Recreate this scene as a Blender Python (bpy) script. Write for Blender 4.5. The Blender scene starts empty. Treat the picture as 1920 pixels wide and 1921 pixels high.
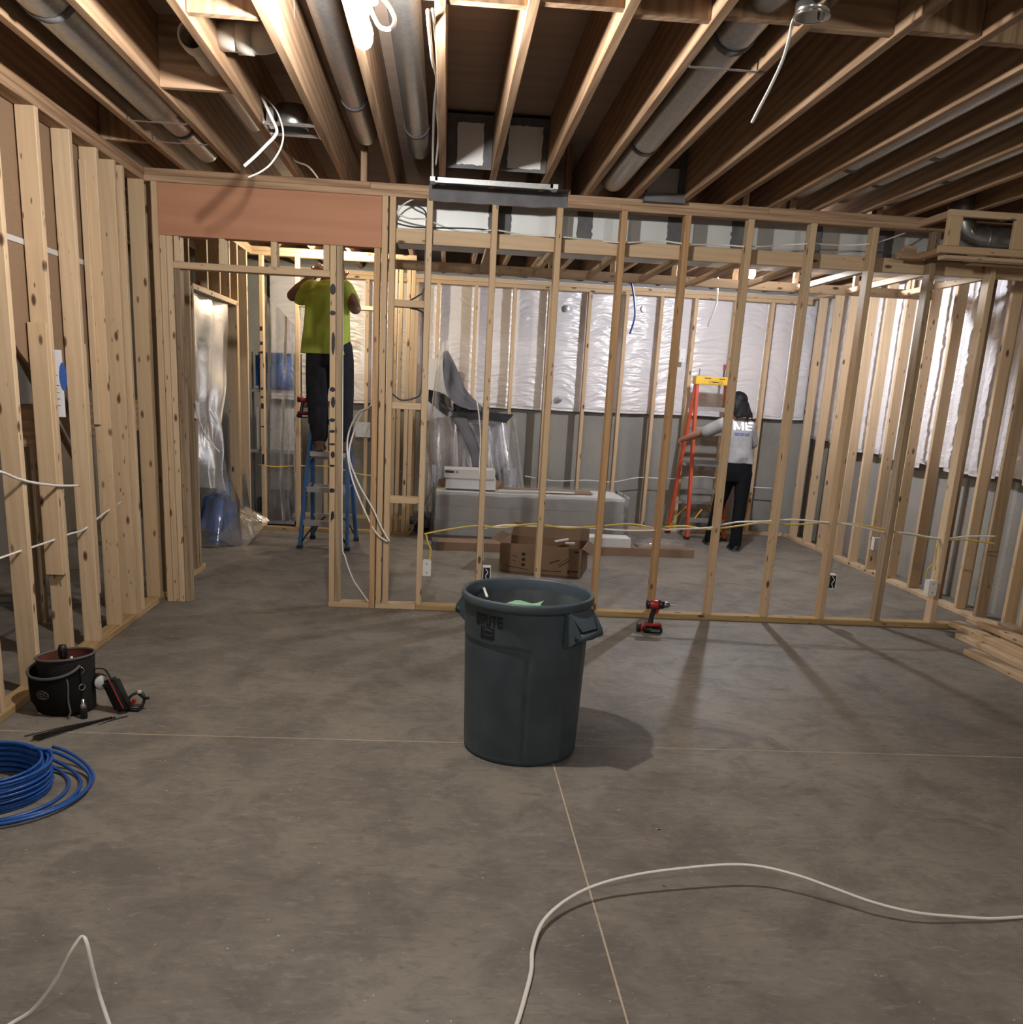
# Unfinished basement: stud partitions, open joists, two electricians at work.
import bpy, bmesh, math, random
from mathutils import Vector, Matrix, noise
R = math.radians
rnd = random.Random(7)
sc = bpy.context.scene
col = sc.collection

# ---------------------------------------------------------------- camera
# lens f = 1700 px on a 1920 px wide frame, off-centre crop -> lens shift
cam_d = bpy.data.cameras.new('camera')
cam = bpy.data.objects.new('camera', cam_d); col.objects.link(cam); sc.camera = cam
cam_d.sensor_fit = 'HORIZONTAL'; cam_d.sensor_width = 36.0
cam_d.lens = 36.0 * 1700.0 / 1920.0
cam_d.shift_x = 34.71 / 1920.0; cam_d.shift_y = 207.5 / 1920.0
cam_d.clip_start = 0.05
rt = Vector((0.99746803, -0.05128863, 0.04926473)); up = Vector((-0.03479141, 0.25224856, 0.96703683)); fw = Vector((0.06202495, 0.9663023, -0.24982546))
m = Matrix((rt, up, -fw)).transposed().to_4x4(); m.translation = Vector((0, 0, 1.5025)); cam.matrix_world = m

# ---------------------------------------------------------------- world, exposure
w = bpy.data.worlds.new('world'); sc.world = w; w.use_nodes = True
w.node_tree.nodes['Background'].inputs[0].default_value = (0.5, 0.5, 0.55, 1)
w.node_tree.nodes['Background'].inputs[1].default_value = 0.02
sc.view_settings.view_transform = 'Standard'; sc.view_settings.look = 'None'
sc.view_settings.gamma = 1.0; sc.view_settings.use_curve_mapping = False
sc.view_settings.exposure = 0.14
sc.cycles.max_bounces = 10; sc.cycles.diffuse_bounces = 8; sc.cycles.transparent_max_bounces = 16
sc.cycles.sample_clamp_indirect = 40.0; sc.cycles.caustics_reflective = False; sc.cycles.caustics_refractive = False
# bulbs (radiance of the glowing glass; the lamps are built further down with their sockets)
BULB_NEAR = 2900.0; BULB_FAR = 2700.0; BULB_CORRIDOR = 1150.0; FILL_BEHIND = 900.0  # last value: two fill bulbs added out of view behind the camera

# ---------------------------------------------------------------- node helpers
def newmat(name):
    mt = bpy.data.materials.new(name); mt.use_nodes = True
    nt = mt.node_tree; return mt, nt, nt.nodes['Principled BSDF']
def N(nt, t, **kw):
    n = nt.nodes.new(t)
    for k, v in kw.items():
        if k.startswith('i_'): n.inputs[k[2:].replace('_', ' ')].default_value = v
        else: setattr(n, k, v)
    return n
def L(nt, a, b): nt.links.new(a, b)
def ramp(nt, src, stops):
    r = nt.nodes.new('ShaderNodeValToRGB'); el = r.color_ramp.elements
    while len(el) < len(stops): el.new(0.5)
    for e, (p, c) in zip(el, stops):
        e.position = p; e.color = (c[0], c[1], c[2], 1) if isinstance(c, (tuple, list)) else (c, c, c, 1)
    L(nt, src, r.inputs[0]); return r.outputs[0]
def mix(nt, f, a, b, mode='MIX'):
    n = nt.nodes.new('ShaderNodeMix'); n.data_type = 'RGBA'; n.blend_type = mode
    for k, v in ((0, f), (6, a), (7, b)):
        if hasattr(v, 'links') or hasattr(v, 'is_linked'): L(nt, v, n.inputs[k])
        elif k == 0: n.inputs[0].default_value = v
        else: n.inputs[k].default_value = (*v[:3], 1)
    return n.outputs[2]
def bump(nt, b, h, st=0.3, d=0.01):
    n = nt.nodes.new('ShaderNodeBump'); n.inputs['Strength'].default_value = st; n.inputs['Distance'].default_value = d
    L(nt, h, n.inputs['Height']); L(nt, n.outputs[0], b.inputs['Normal'])
def objvec(nt, scale, rand=37.0):
    tc = nt.nodes.new('ShaderNodeTexCoord'); oi = nt.nodes.new('ShaderNodeObjectInfo')
    ml = nt.nodes.new('ShaderNodeMath'); ml.operation = 'MULTIPLY'; ml.inputs[1].default_value = rand; L(nt, oi.outputs['Random'], ml.inputs[0])
    ad = nt.nodes.new('ShaderNodeVectorMath'); ad.operation = 'ADD'; L(nt, tc.outputs['Object'], ad.inputs[0]); L(nt, ml.outputs[0], ad.inputs[1])
    mp = nt.nodes.new('ShaderNodeMapping'); mp.inputs['Scale'].default_value = scale; L(nt, ad.outputs[0], mp.inputs[0])
    return mp.outputs[0], oi.outputs['Random'], ad.outputs[0]
def plain(name, c, rough=0.6, metal=0.0, var=0.12, nscale=14.0, bmp=0.0, spec=None):
    mt, nt, b = newmat(name)
    v, r, raw = objvec(nt, (1, 1, 1))
    n = N(nt, 'ShaderNodeTexNoise', i_Scale=nscale, i_Detail=5.0); L(nt, v, n.inputs['Vector'])
    c2 = tuple(x * (1 - var) for x in c); c1 = tuple(min(1, x * (1 + var)) for x in c)
    L(nt, ramp(nt, n.outputs[0], [(0.3, c2), (0.7, c1)]), b.inputs['Base Color'])
    b.inputs['Roughness'].default_value = rough; b.inputs['Metallic'].default_value = metal
    if spec is not None: b.inputs['Specular IOR Level'].default_value = spec
    if bmp: bump(nt, b, n.outputs[0], bmp, 0.004)
    return mt
def wood(name, axis, light, dark, knot=(0.10, 0.055, 0.03), ringscale=26.0, contrast=0.5, rough=0.65, knots=True, stain=0.0):
    mt, nt, b = newmat(name)
    a = 'XYZ'.index(axis)
    sc1 = [1.0] * 3; sc1[a] = 0.05
    v, r, raw = objvec(nt, tuple(sc1))
    # long grain: distorted bands across the board
    n1 = N(nt, 'ShaderNodeTexNoise', i_Scale=5.0, i_Detail=3.0); L(nt, v, n1.inputs['Vector'])
    n2 = N(nt, 'ShaderNodeTexNoise', i_Scale=ringscale * 3.2, i_Detail=3.0, i_Roughness=0.6); L(nt, v, n2.inputs['Vector'])
    wv = N(nt, 'ShaderNodeTexWave', i_Scale=ringscale * 0.55, i_Distortion=5.0, i_Detail=2.0, i_Detail_Scale=1.2)
    wv.bands_direction = 'DIAGONAL'; L(nt, v, wv.inputs['Vector'])
    base = mix(nt, r, light, tuple(x * f for x, f in zip(light, (0.86, 0.80, 0.72))))
    g = mix(nt, ramp(nt, wv.outputs['Fac'], [(0.25, 0.0), (0.95, contrast)]), base, dark)
    g = mix(nt, ramp(nt, n2.outputs[0], [(0.45, 0.0), (0.75, 0.45)]), g, dark)
    g = mix(nt, ramp(nt, n1.outputs[0], [(0.35, 0.0), (0.75, 0.35)]), g, tuple(x * 1.18 for x in light))
    if knots:
        sc2 = [15.0] * 3; sc2[a] = 6.0
        mp = nt.nodes.new('ShaderNodeMapping'); mp.inputs['Scale'].default_value = sc2; L(nt, raw, mp.inputs[0])
        vo = N(nt, 'ShaderNodeTexVoronoi', i_Scale=1.0, i_Randomness=1.0); L(nt, mp.outputs[0], vo.inputs['Vector'])
        thin = nt.nodes.new('ShaderNodeSeparateColor'); L(nt, vo.outputs['Color'], thin.inputs[0])
        gt = N(nt, 'ShaderNodeMath', operation='GREATER_THAN'); gt.inputs[1].default_value = 0.45; L(nt, thin.outputs[0], gt.inputs[0])
        kn = ramp(nt, vo.outputs['Distance'], [(0.09, 1.0), (0.14, 0.75), (0.20, 0.0)])
        mu = N(nt, 'ShaderNodeMath', operation='MULTIPLY'); L(nt, kn, mu.inputs[0]); L(nt, gt.outputs[0], mu.inputs[1])
        g = mix(nt, mu.outputs[0], g, knot)
    if knots:
        sc3 = [60.0] * 3; sc3[a] = 16.0
        mp3 = nt.nodes.new('ShaderNodeMapping'); mp3.inputs['Scale'].default_value = sc3; L(nt, raw, mp3.inputs[0])
        v3 = N(nt, 'ShaderNodeTexVoronoi', i_Scale=1.0); L(nt, mp3.outputs[0], v3.inputs['Vector'])
        t3 = nt.nodes.new('ShaderNodeSeparateColor'); L(nt, v3.outputs['Color'], t3.inputs[0])
        g3 = N(nt, 'ShaderNodeMath', operation='GREATER_THAN'); g3.inputs[1].default_value = 0.93; L(nt, t3.outputs[1], g3.inputs[0])
        m3 = N(nt, 'ShaderNodeMath', operation='MULTIPLY'); L(nt, ramp(nt, v3.outputs['Distance'], [(0.16, 0.85), (0.30, 0.0)]), m3.inputs[0]); L(nt, g3.outputs[0], m3.inputs[1])
        g = mix(nt, m3.outputs[0], g, knot)
    if stain:
        n3 = N(nt, 'ShaderNodeTexNoise', i_Scale=3.0, i_Detail=6.0, i_Roughness=0.7); L(nt, v, n3.inputs['Vector'])
        g = mix(nt, ramp(nt, n3.outputs[0], [(0.52, 0.0), (0.62, stain)]), g, (0.12, 0.08, 0.055))
    L(nt, g, b.inputs['Base Color']); b.inputs['Roughness'].default_value = rough
    b.inputs['Specular IOR Level'].default_value = 0.25
    bump(nt, b, n2.outputs[0], 0.15, 0.003)
    return mt
M = {}
for ax in 'XYZ':
    M['spf' + ax] = wood('spf_stud_' + ax, ax, (0.60, 0.465, 0.32), (0.47, 0.335, 0.205), contrast=0.40)
    M['joist' + ax] = wood('fir_joist_' + ax, ax, (0.46, 0.32, 0.215), (0.20, 0.115, 0.065), ringscale=22, contrast=0.62, knots=False, stain=0.25)
    M['old' + ax] = wood('weathered_stud_' + ax, ax, (0.40, 0.31, 0.21), (0.22, 0.16, 0.10), contrast=0.5, stain=0.6)
M['orange' + 'Z'] = wood('orange_stud_Z', 'Z', (0.53, 0.355, 0.205), (0.35, 0.20, 0.095), contrast=0.5)
M['treated' + 'X'] = wood('treated_plate_X', 'X', (0.47, 0.35, 0.18), (0.30, 0.20, 0.085), contrast=0.5)
M['treated' + 'Y'] = wood('treated_plate_Y', 'Y', (0.50, 0.36, 0.20), (0.32, 0.21, 0.10), contrast=0.5)
M['beam'] = wood('plywood_beam', 'X', (0.46, 0.235, 0.145), (0.36, 0.17, 0.10), ringscale=9, contrast=0.35, knots=False)
M['subfloor'] = wood('subfloor_panel', 'X', (0.44, 0.355, 0.315), (0.32, 0.25, 0.215), ringscale=8, contrast=0.5, knots=False, rough=0.8)
M['sheath'] = plain('brown_sheathing', (0.25, 0.165, 0.105), 0.75, var=0.08, nscale=60)

# ---- concrete floor
mt, nt, b = newmat('concrete_floor'); M['floor'] = mt
tc = nt.nodes.new('ShaderNodeTexCoord'); P0 = tc.outputs['Object']
n1 = N(nt, 'ShaderNodeTexNoise', i_Scale=0.9, i_Detail=9.0, i_Roughness=0.62); L(nt, P0, n1.inputs['Vector'])
n2 = N(nt, 'ShaderNodeTexNoise', i_Scale=3.5, i_Detail=10.0, i_Roughness=0.7, i_Distortion=0.6); L(nt, P0, n2.inputs['Vector'])
mp = nt.nodes.new('ShaderNodeMapping'); mp.inputs['Scale'].default_value = (9, 22, 1); mp.inputs['Rotation'].default_value = (0, 0, 0.35); L(nt, P0, mp.inputs[0])
n3 = N(nt, 'ShaderNodeTexNoise', i_Scale=1.6, i_Detail=8.0, i_Roughness=0.7, i_Distortion=0.8); L(nt, mp.outputs[0], n3.inputs['Vector'])
n4 = N(nt, 'ShaderNodeTexNoise', i_Scale=260.0, i_Detail=2.0); L(nt, P0, n4.inputs['Vector'])
g = ramp(nt, n1.outputs[0], [(0.33, (0.165, 0.152, 0.138)), (0.5, (0.215, 0.199, 0.178)), (0.67, (0.262, 0.241, 0.212))])
g = mix(nt, ramp(nt, n2.outputs[0], [(0.38, 0.6), (0.55, 0.0)]), g, (0.105, 0.10, 0.095))
g = mix(nt, ramp(nt, n3.outputs[0], [(0.54, 0.0), (0.68, 0.55)]), g, (0.31, 0.287, 0.255))
g = mix(nt, ramp(nt, n3.outputs[0], [(0.30, 0.75), (0.46, 0.0)]), g, (0.115, 0.102, 0.09))
g = mix(nt, ramp(nt, n2.outputs[0], [(0.62, 0.0), (0.75, 0.4)]), g, (0.27, 0.215, 0.15))
vo = N(nt, 'ShaderNodeTexVoronoi', i_Scale=16.0); L(nt, P0, vo.inputs['Vector'])
spk = ramp(nt, vo.outputs['Distance'], [(0.025, 0.75), (0.06, 0.0)])
sc_ = nt.nodes.new('ShaderNodeSeparateColor'); L(nt, vo.outputs['Color'], sc_.inputs[0])
gt = N(nt, 'ShaderNodeMath', operation='GREATER_THAN'); gt.inputs[1].default_value = 0.72; L(nt, sc_.outputs[1], gt.inputs[0])
mu = N(nt, 'ShaderNodeMath', operation='MULTIPLY'); L(nt, spk, mu.inputs[0]); L(nt, gt.outputs[0], mu.inputs[1])
g = mix(nt, mu.outputs[0], g, (0.55, 0.50, 0.42))
L(nt, g, b.inputs['Base Color']); b.inputs['Specular IOR Level'].default_value = 0.35
L(nt, ramp(nt, n2.outputs[0], [(0.3, 0.62), (0.7, 0.48)]), b.inputs['Roughness'])
bump(nt, b, n2.outputs[0], 0.12, 0.004)
# ---- concrete wall
mt, nt, b = newmat('concrete_wall'); M['cwall'] = mt
tc = nt.nodes.new('ShaderNodeTexCoord'); P0 = tc.outputs['Object']
n1 = N(nt, 'ShaderNodeTexNoise', i_Scale=1.5, i_Detail=9.0, i_Roughness=0.65); L(nt, P0, n1.inputs['Vector'])
n2 = N(nt, 'ShaderNodeTexNoise', i_Scale=60.0, i_Detail=3.0); L(nt, P0, n2.inputs['Vector'])
g = ramp(nt, n1.outputs[0], [(0.3, (0.25, 0.245, 0.23)), (0.7, (0.35, 0.34, 0.315))])
L(nt, mix(nt, ramp(nt, n2.outputs[0], [(0.4, 0.25), (0.6, 0.0)]), g, (0.18, 0.175, 0.165)), b.inputs['Base Color'])
b.inputs['Roughness'].default_value = 0.85; bump(nt, b, n2.outputs[0], 0.2, 0.003)
# ---- white insulation facing
mt, nt, b = newmat('white_poly_facing'); M['poly'] = mt
v, r, raw = objvec(nt, (2.6, 2.6, 15.0))
n1 = N(nt, 'ShaderNodeTexNoise', i_Scale=2.0, i_Detail=4.0, i_Distortion=1.6); L(nt, v, n1.inputs['Vector'])
b.inputs['Base Color'].default_value = (0.74, 0.73, 0.77, 1); b.inputs['Roughness'].default_value = 0.2; b.inputs['Specular IOR Level'].default_value = 0.9
bump(nt, b, n1.outputs[0], 0.35, 0.02)
# ---- clear plastic sheeting
def film(name, tint, opac, rough=0.34):
    mt, nt, b = newmat(name); out = nt.nodes['Material Output']
    nt.nodes.remove(b)
    v, r, raw = objvec(nt, (1, 1, 1))
    n1 = N(nt, 'ShaderNodeTexNoise', i_Scale=5.0, i_Detail=3.0, i_Distortion=1.0); L(nt, v, n1.inputs['Vector'])
    bp = N(nt, 'ShaderNodeBump', i_Strength=0.45, i_Distance=0.02); L(nt, n1.outputs[0], bp.inputs['Height'])
    tr = N(nt, 'ShaderNodeBsdfTransparent'); tr.inputs[0].default_value = (0.96, 0.96, 0.97, 1)
    df = N(nt, 'ShaderNodeBsdfDiffuse'); df.inputs[0].default_value = (*tint, 1); L(nt, bp.outputs[0], df.inputs['Normal'])
    tl = N(nt, 'ShaderNodeBsdfTranslucent'); tl.inputs[0].default_value = (*tint, 1)
    gl = N(nt, 'ShaderNodeBsdfGlossy', i_Roughness=rough); gl.inputs[0].default_value = (1, 1, 1, 1); L(nt, bp.outputs[0], gl.inputs['Normal'])
    a1 = N(nt, 'ShaderNodeMixShader'); a1.inputs[0].default_value = 0.5; L(nt, df.outputs[0], a1.inputs[1]); L(nt, tl.outputs[0], a1.inputs[2])
    a2 = N(nt, 'ShaderNodeMixShader'); L(nt, ramp(nt, n1.outputs[0], [(0.3, opac * 0.75), (0.7, min(1, opac * 1.25))]), a2.inputs[0]); L(nt, tr.outputs[0], a2.inputs[1]); L(nt, a1.outputs[0], a2.inputs[2])
    fr = N(nt, 'ShaderNodeFresnel', i_IOR=1.33); L(nt, bp.outputs[0], fr.inputs['Normal'])
    a3 = N(nt, 'ShaderNodeMixShader'); L(nt, fr.outputs[0], a3.inputs[0]); L(nt, a2.outputs[0], a3.inputs[1]); L(nt, gl.outputs[0], a3.inputs[2])
    L(nt, a3.outputs[0], out.inputs[0]); return mt
M['film'] = film('clear_plastic_sheet', (0.72, 0.72, 0.76), 0.30)
M['wrap'] = film('stretch_wrap', (0.75, 0.75, 0.76), 0.20, 0.14)
# ---- galvanised steel
mt, nt, b = newmat('galvanised_steel'); M['galv'] = mt
v, r, raw = objvec(nt, (1, 1, 1))
vo = N(nt, 'ShaderNodeTexVoronoi', i_Scale=70.0); L(nt, v, vo.inputs['Vector'])
L(nt, ramp(nt, vo.outputs['Color'], [(0.2, (0.42, 0.44, 0.46)), (0.8, (0.50, 0.52, 0.54))]), b.inputs['Base Color'])
b.inputs['Metallic'].default_value = 0.9; b.inputs['Roughness'].default_value = 0.34
M['sheet'] = plain('bright_sheet_metal', (0.66, 0.70, 0.73), 0.5, 0.35, var=0.06, nscale=5)
M['panelw'] = plain('pale_metal_panel', (0.80, 0.82, 0.84), 0.5, var=0.05, nscale=4)
M['mastic'] = plain('grey_mastic', (0.13, 0.135, 0.15), 0.7, var=0.25, nscale=9, bmp=0.5)
M['pvc'] = plain('white_pvc', (0.62, 0.61, 0.58), 0.4, var=0.05)
M['white'] = plain('white_plastic', (0.72, 0.73, 0.72), 0.4, var=0.03)
M['cable_w'] = plain('white_cable', (0.80, 0.80, 0.78), 0.4, var=0.03)
M['cable_y'] = plain('yellow_cable', (0.66, 0.50, 0.10), 0.45, var=0.05)
M['cable_b'] = plain('blue_cable', (0.012, 0.085, 0.36), 0.38, var=0.15, nscale=30)
M['cable_k'] = plain('dark_cable', (0.04, 0.045, 0.06), 0.5)
M['can'] = plain('grey_blue_can_plastic', (0.056, 0.080, 0.103), 0.5, var=0.22, nscale=7, bmp=0.05)
M['canin'] = plain('dusty_can_interior', (0.075, 0.092, 0.105), 0.7, var=0.35, nscale=9)
M['black'] = plain('black_plastic', (0.012, 0.012, 0.013), 0.45)
M['print'] = plain('black_print', (0.008, 0.008, 0.010), 0.6, var=0.02)
M['fabric'] = plain('black_nylon', (0.010, 0.010, 0.011), 0.85, var=0.4, nscale=120, bmp=0.2)
M['piping'] = plain('grey_piping', (0.105, 0.10, 0.10), 0.8)
M['red'] = plain('red_plastic', (0.33, 0.02, 0.025), 0.4)
M['redin'] = plain('red_lining', (0.12, 0.03, 0.02), 0.85)
M['chrome'] = plain('chrome', (0.6, 0.6, 0.6), 0.2, 0.95, var=0.03)
M['steel'] = plain('dark_steel', (0.25, 0.25, 0.26), 0.35, 0.85)
M['alu'] = plain('aluminium', (0.50, 0.51, 0.53), 0.38, 0.8, var=0.08)
M['blue'] = plain('blue_fibreglass', (0.025, 0.10, 0.27), 0.5)
M['orange_f'] = plain('orange_fibreglass', (0.52, 0.075, 0.025), 0.5)
M['yellow'] = plain('yellow_plastic', (0.72, 0.44, 0.035), 0.5)
M['card'] = plain('brown_cardboard', (0.235, 0.155, 0.10), 0.85, var=0.10, nscale=5)
M['boxw'] = plain('white_carton', (0.56, 0.56, 0.56), 0.7, var=0.06, nscale=4)
M['greyfoam'] = plain('grey_cover', (0.30, 0.30, 0.33), 0.8, nscale=3)
M['darkgrey'] = plain('dark_grey_cloth', (0.07, 0.072, 0.085), 0.8)
M['tote'] = plain('blue_tote', (0.03, 0.14, 0.50), 0.5)
M['paper'] = plain('white_paper', (0.74, 0.75, 0.80), 0.8, var=0.02)
M['tape'] = plain('blue_tape', (0.035, 0.11, 0.42), 0.7, var=0.05)
M['green'] = plain('green_paper', (0.20, 0.42, 0.24), 0.8)
M['dust'] = plain('pale_sawdust', (0.62, 0.50, 0.33), 0.9)
M['joint'] = plain('pale_joint_dust', (0.50, 0.43, 0.33), 0.9)
M['skin'] = plain('skin_brown', (0.20, 0.105, 0.075), 0.5, var=0.06, nscale=25)
M['skin2'] = plain('skin_tan', (0.34, 0.17, 0.125), 0.5, var=0.06, nscale=25)
M['hair'] = plain('black_hair', (0.006, 0.006, 0.007), 0.6, var=0.5, nscale=60, spec=0.2)
M['lime'] = plain('lime_shirt', (0.40, 0.50, 0.075), 0.85, var=0.08, nscale=8, bmp=0.35)
M['jeans'] = plain('charcoal_trousers', (0.022, 0.023, 0.030), 0.9, var=0.25, nscale=12, bmp=0.3, spec=0.2)
M['pants2'] = plain('black_trousers', (0.006, 0.007, 0.009), 0.9, var=0.25, nscale=12, bmp=0.3, spec=0.15)
M['grey_t'] = plain('heather_grey_shirt', (0.30, 0.30, 0.32), 0.85, var=0.14, nscale=10, bmp=0.4)
M['boot'] = plain('brown_boot', (0.11, 0.055, 0.03), 0.7)
M['ink_blue'] = plain('blue_shirt_print', (0.06, 0.09, 0.34), 0.8, var=0.05)
M['ink_white'] = plain('white_shirt_print', (0.85, 0.85, 0.87), 0.8, var=0.02)
def glow(name, c, s):
    mt, nt, b = newmat(name); b.inputs['Base Color'].default_value = (1, 1, 1, 1)
    b.inputs['Emission Color'].default_value = (*c, 1); b.inputs['Emission Strength'].default_value = s; return mt
M['glow1'] = glow('glowing_bulb_near', (1.0, 0.94, 0.86), BULB_NEAR)
M['glow2'] = glow('glowing_bulb_far', (0.93, 0.95, 1.0), BULB_FAR)
M['glow3'] = glow('glowing_bulb_corridor', (1.0, 0.83, 0.58), BULB_CORRIDOR)
M['glow_fill'] = glow('added_fill_bulb', (1.0, 0.92, 0.82), FILL_BEHIND)  # glass of the added fill bulbs, never in view

# ---------------------------------------------------------------- geometry helpers
def obj(name, bm, mat, parent=None, smooth=False, loc=None):
    me = bpy.data.meshes.new(name); bm.to_mesh(me); bm.free()
    o = bpy.data.objects.new(name, me); col.objects.link(o)
    for mm in (mat if isinstance(mat, (list, tuple)) else [mat]): me.materials.append(mm)
    if smooth:
        for p in me.polygons: p.use_smooth = True
    if parent: o.parent = parent
    if loc: o.location = loc
    return o
def tag(o, label, cat, group=None, kind=None):
    o['label'] = label; o['category'] = cat
    if group: o['group'] = group
    if kind: o['kind'] = kind
    return o
def thing(name, label, cat, loc=(0, 0, 0), group=None, kind=None, rz=0.0):
    o = bpy.data.objects.new(name, None); o.empty_display_size = 0.05; col.objects.link(o)
    o.location = loc; o.rotation_euler = (0, 0, rz)
    return tag(o, label, cat, group, kind)
def box(bm, a, b):
    vs = [bm.verts.new((x, y, z)) for x in (a[0], b[0]) for y in (a[1], b[1]) for z in (a[2], b[2])]
    for f in ((0, 1, 3, 2), (4, 6, 7, 5), (0, 4, 5, 1), (2, 3, 7, 6), (0, 2, 6, 4), (1, 5, 7, 3)): bm.faces.new([vs[i] for i in f])
    return vs
def bar(bm, p0, p1, w, t, upv=(0, 0, 1)):
    """box from p0 to p1, w wide across (perpendicular to upv), t thick along upv"""
    p0 = Vector(p0); p1 = Vector(p1); d = (p1 - p0).normalized(); u = Vector(upv)
    s = d.cross(u)
    if s.length < 1e-4: s = d.cross(Vector((1, 0, 0)))
    s.normalize(); u = s.cross(d).normalized()
    vs = [bm.verts.new(p + s * (w / 2 * i) + u * (t / 2 * j)) for p in (p0, p1) for i, j in ((-1, -1), (1, -1), (1, 1), (-1, 1))]
    for f in ((3, 2, 1, 0), (4, 5, 6, 7), (0, 1, 5, 4), (1, 2, 6, 5), (2, 3, 7, 6), (3, 0, 4, 7)): bm.faces.new([vs[i] for i in f])
def spline(pts, n=8):
    P = [Vector(p) for p in pts]
    if len(P) < 3: return P
    out = []
    for i in range(len(P) - 1):
        a = P[max(i - 1, 0)]; b = P[i]; c = P[i + 1]; d = P[min(i + 2, len(P) - 1)]
        for k in range(n):
            t = k / n; t2 = t * t; t3 = t2 * t
            out.append(0.5 * ((2 * b) + (c - a) * t + (2 * a - 5 * b + 4 * c - d) * t2 + (3 * b - a - 3 * c + d) * t3))
    out.append(P[-1]); return out
def tube(bm, pts, r, n=8, flat=1.0, cap=True):
    P = [Vector(p) for p in pts]; rings = []
    prev = None
    for i, p in enumerate(P):
        d = (P[min(i + 1, len(P) - 1)] - P[max(i - 1, 0)])
        d = d.normalized() if d.length > 1e-9 else Vector((0, 0, 1))
        if prev is None:
            s = d.cross(Vector((0, 0, 1)))
            if s.length < 1e-3: s = d.cross(Vector((1, 0, 0)))
        else: s = prev - d * prev.dot(d)
        s.normalize(); prev = s; u = s.cross(d)
        rr = r[i] if isinstance(r, (list, tuple)) else r
        rings.append([bm.verts.new(p + s * (math.cos(2 * math.pi * k / n) * rr) + u * (math.sin(2 * math.pi * k / n) * rr * flat)) for k in range(n)])
    for a, b in zip(rings, rings[1:]):
        for k in range(n): bm.faces.new((a[k], a[(k + 1) % n], b[(k + 1) % n], b[k]))
    if cap: bm.faces.new(list(reversed(rings[0]))); bm.faces.new(rings[-1])
def lathe(bm, prof, n=32, c=(0, 0, 0), cap0=False, cap1=False):
    rings = [[bm.verts.new((c[0] + r * math.cos(2 * math.pi * k / n), c[1] + r * math.sin(2 * math.pi * k / n), c[2] + z)) for k in range(n)] for r, z in prof]
    for a, b in zip(rings, rings[1:]):
        for k in range(n): bm.faces.new((a[k], a[(k + 1) % n], b[(k + 1) % n], b[k]))
    if cap0: bm.faces.new(list(reversed(rings[0])))
    if cap1: bm.faces.new(rings[-1])
_bc = {}
def board(name, a, b, mk, parent=None, ch=0.003):
    """a sawn board from corner a to corner b: own object, eased long edges, grain along its longest side; like sizes share a mesh"""
    d = [b[i] - a[i] for i in range(3)]; ax = max(range(3), key=lambda i: d[i])
    mat = M.get(mk + 'XYZ'[ax]) or M[mk]
    key = (tuple(round(x, 4) for x in d), mat.name)
    if key not in _bc:
        bm = bmesh.new(); i, j = [k for k in range(3) if k != ax]; c = min(ch, d[i] / 4, d[j] / 4)
        h = [x / 2 for x in d]
        ring = [(-h[i] + c, -h[j]), (h[i] - c, -h[j]), (h[i], -h[j] + c), (h[i], h[j] - c), (h[i] - c, h[j]), (-h[i] + c, h[j]), (-h[i], h[j] - c), (-h[i], -h[j] + c)]
        rr = []
        for e in (-h[ax], h[ax]):
            q = []
            for u, v in ring:
                p = [0, 0, 0]; p[ax] = e; p[i] = u; p[j] = v; q.append(bm.verts.new(p))
            rr.append(q)
        for k in range(8): bm.faces.new((rr[0][k], rr[0][(k + 1) % 8], rr[1][(k + 1) % 8], rr[1][k]))
        bm.faces.new(list(reversed(rr[0]))); bm.faces.new(rr[1]); bmesh.ops.recalc_face_normals(bm, faces=bm.faces)
        me = bpy.data.meshes.new(name); bm.to_mesh(me); bm.free(); me.materials.append(mat); _bc[key] = me
    o = bpy.data.objects.new(name, _bc[key]); col.objects.link(o)
    o.location = [(a[k] + b[k]) / 2 for k in range(3)]
    if parent: o.parent = parent
    return o
def slab(name, a, b, mat, parent=None):
    bm = bmesh.new(); box(bm, a, b); return obj(name, bm, mat, parent)
def cable(name, pts, r, mat, label=None, parent=None, flat=1.0, n=8, group=None, cat='cable'):
    bm = bmesh.new(); tube(bm, spline(pts, 8), r, n, flat)
    o = obj(name, bm, mat, parent, smooth=True)
    if label: tag(o, label, cat, group)
    return o
def sheet(bm, fn, nu, nv):
    g = [[bm.verts.new(fn(i / nu, j / nv)) for j in range(nv + 1)] for i in range(nu + 1)]
    for i in range(nu):
        for j in range(nv): bm.faces.new((g[i][j], g[i + 1][j], g[i + 1][j + 1], g[i][j + 1]))
    return g

# ================================================================ SETTING
H = 2.692            # underside of the joists = top of the plates
T = 0.038; D = 0.089
YF = 6.086           # near face of the partition ahead
XL = -1.861          # near face of the left partition
XR = 3.99            # near face of the right-hand stud wall
def setting(name, label, cat):
    return thing(name, label, cat, kind='structure')
floor = tag(slab('floor', (-3.7, -1.8, -0.12), (4.5, 10.75, 0.0), M['floor']), 'grey-brown stained concrete slab with pale saw-cut joints', 'floor', kind='structure')
slab('control_joint', (-1.85, 3.695, 0.0), (3.9, 3.7, 0.0012), M['joint'], floor)
slab('control_joint', (0.503, -1.0, 0.0), (0.5085, 3.694, 0.0012), M['joint'], floor)

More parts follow.
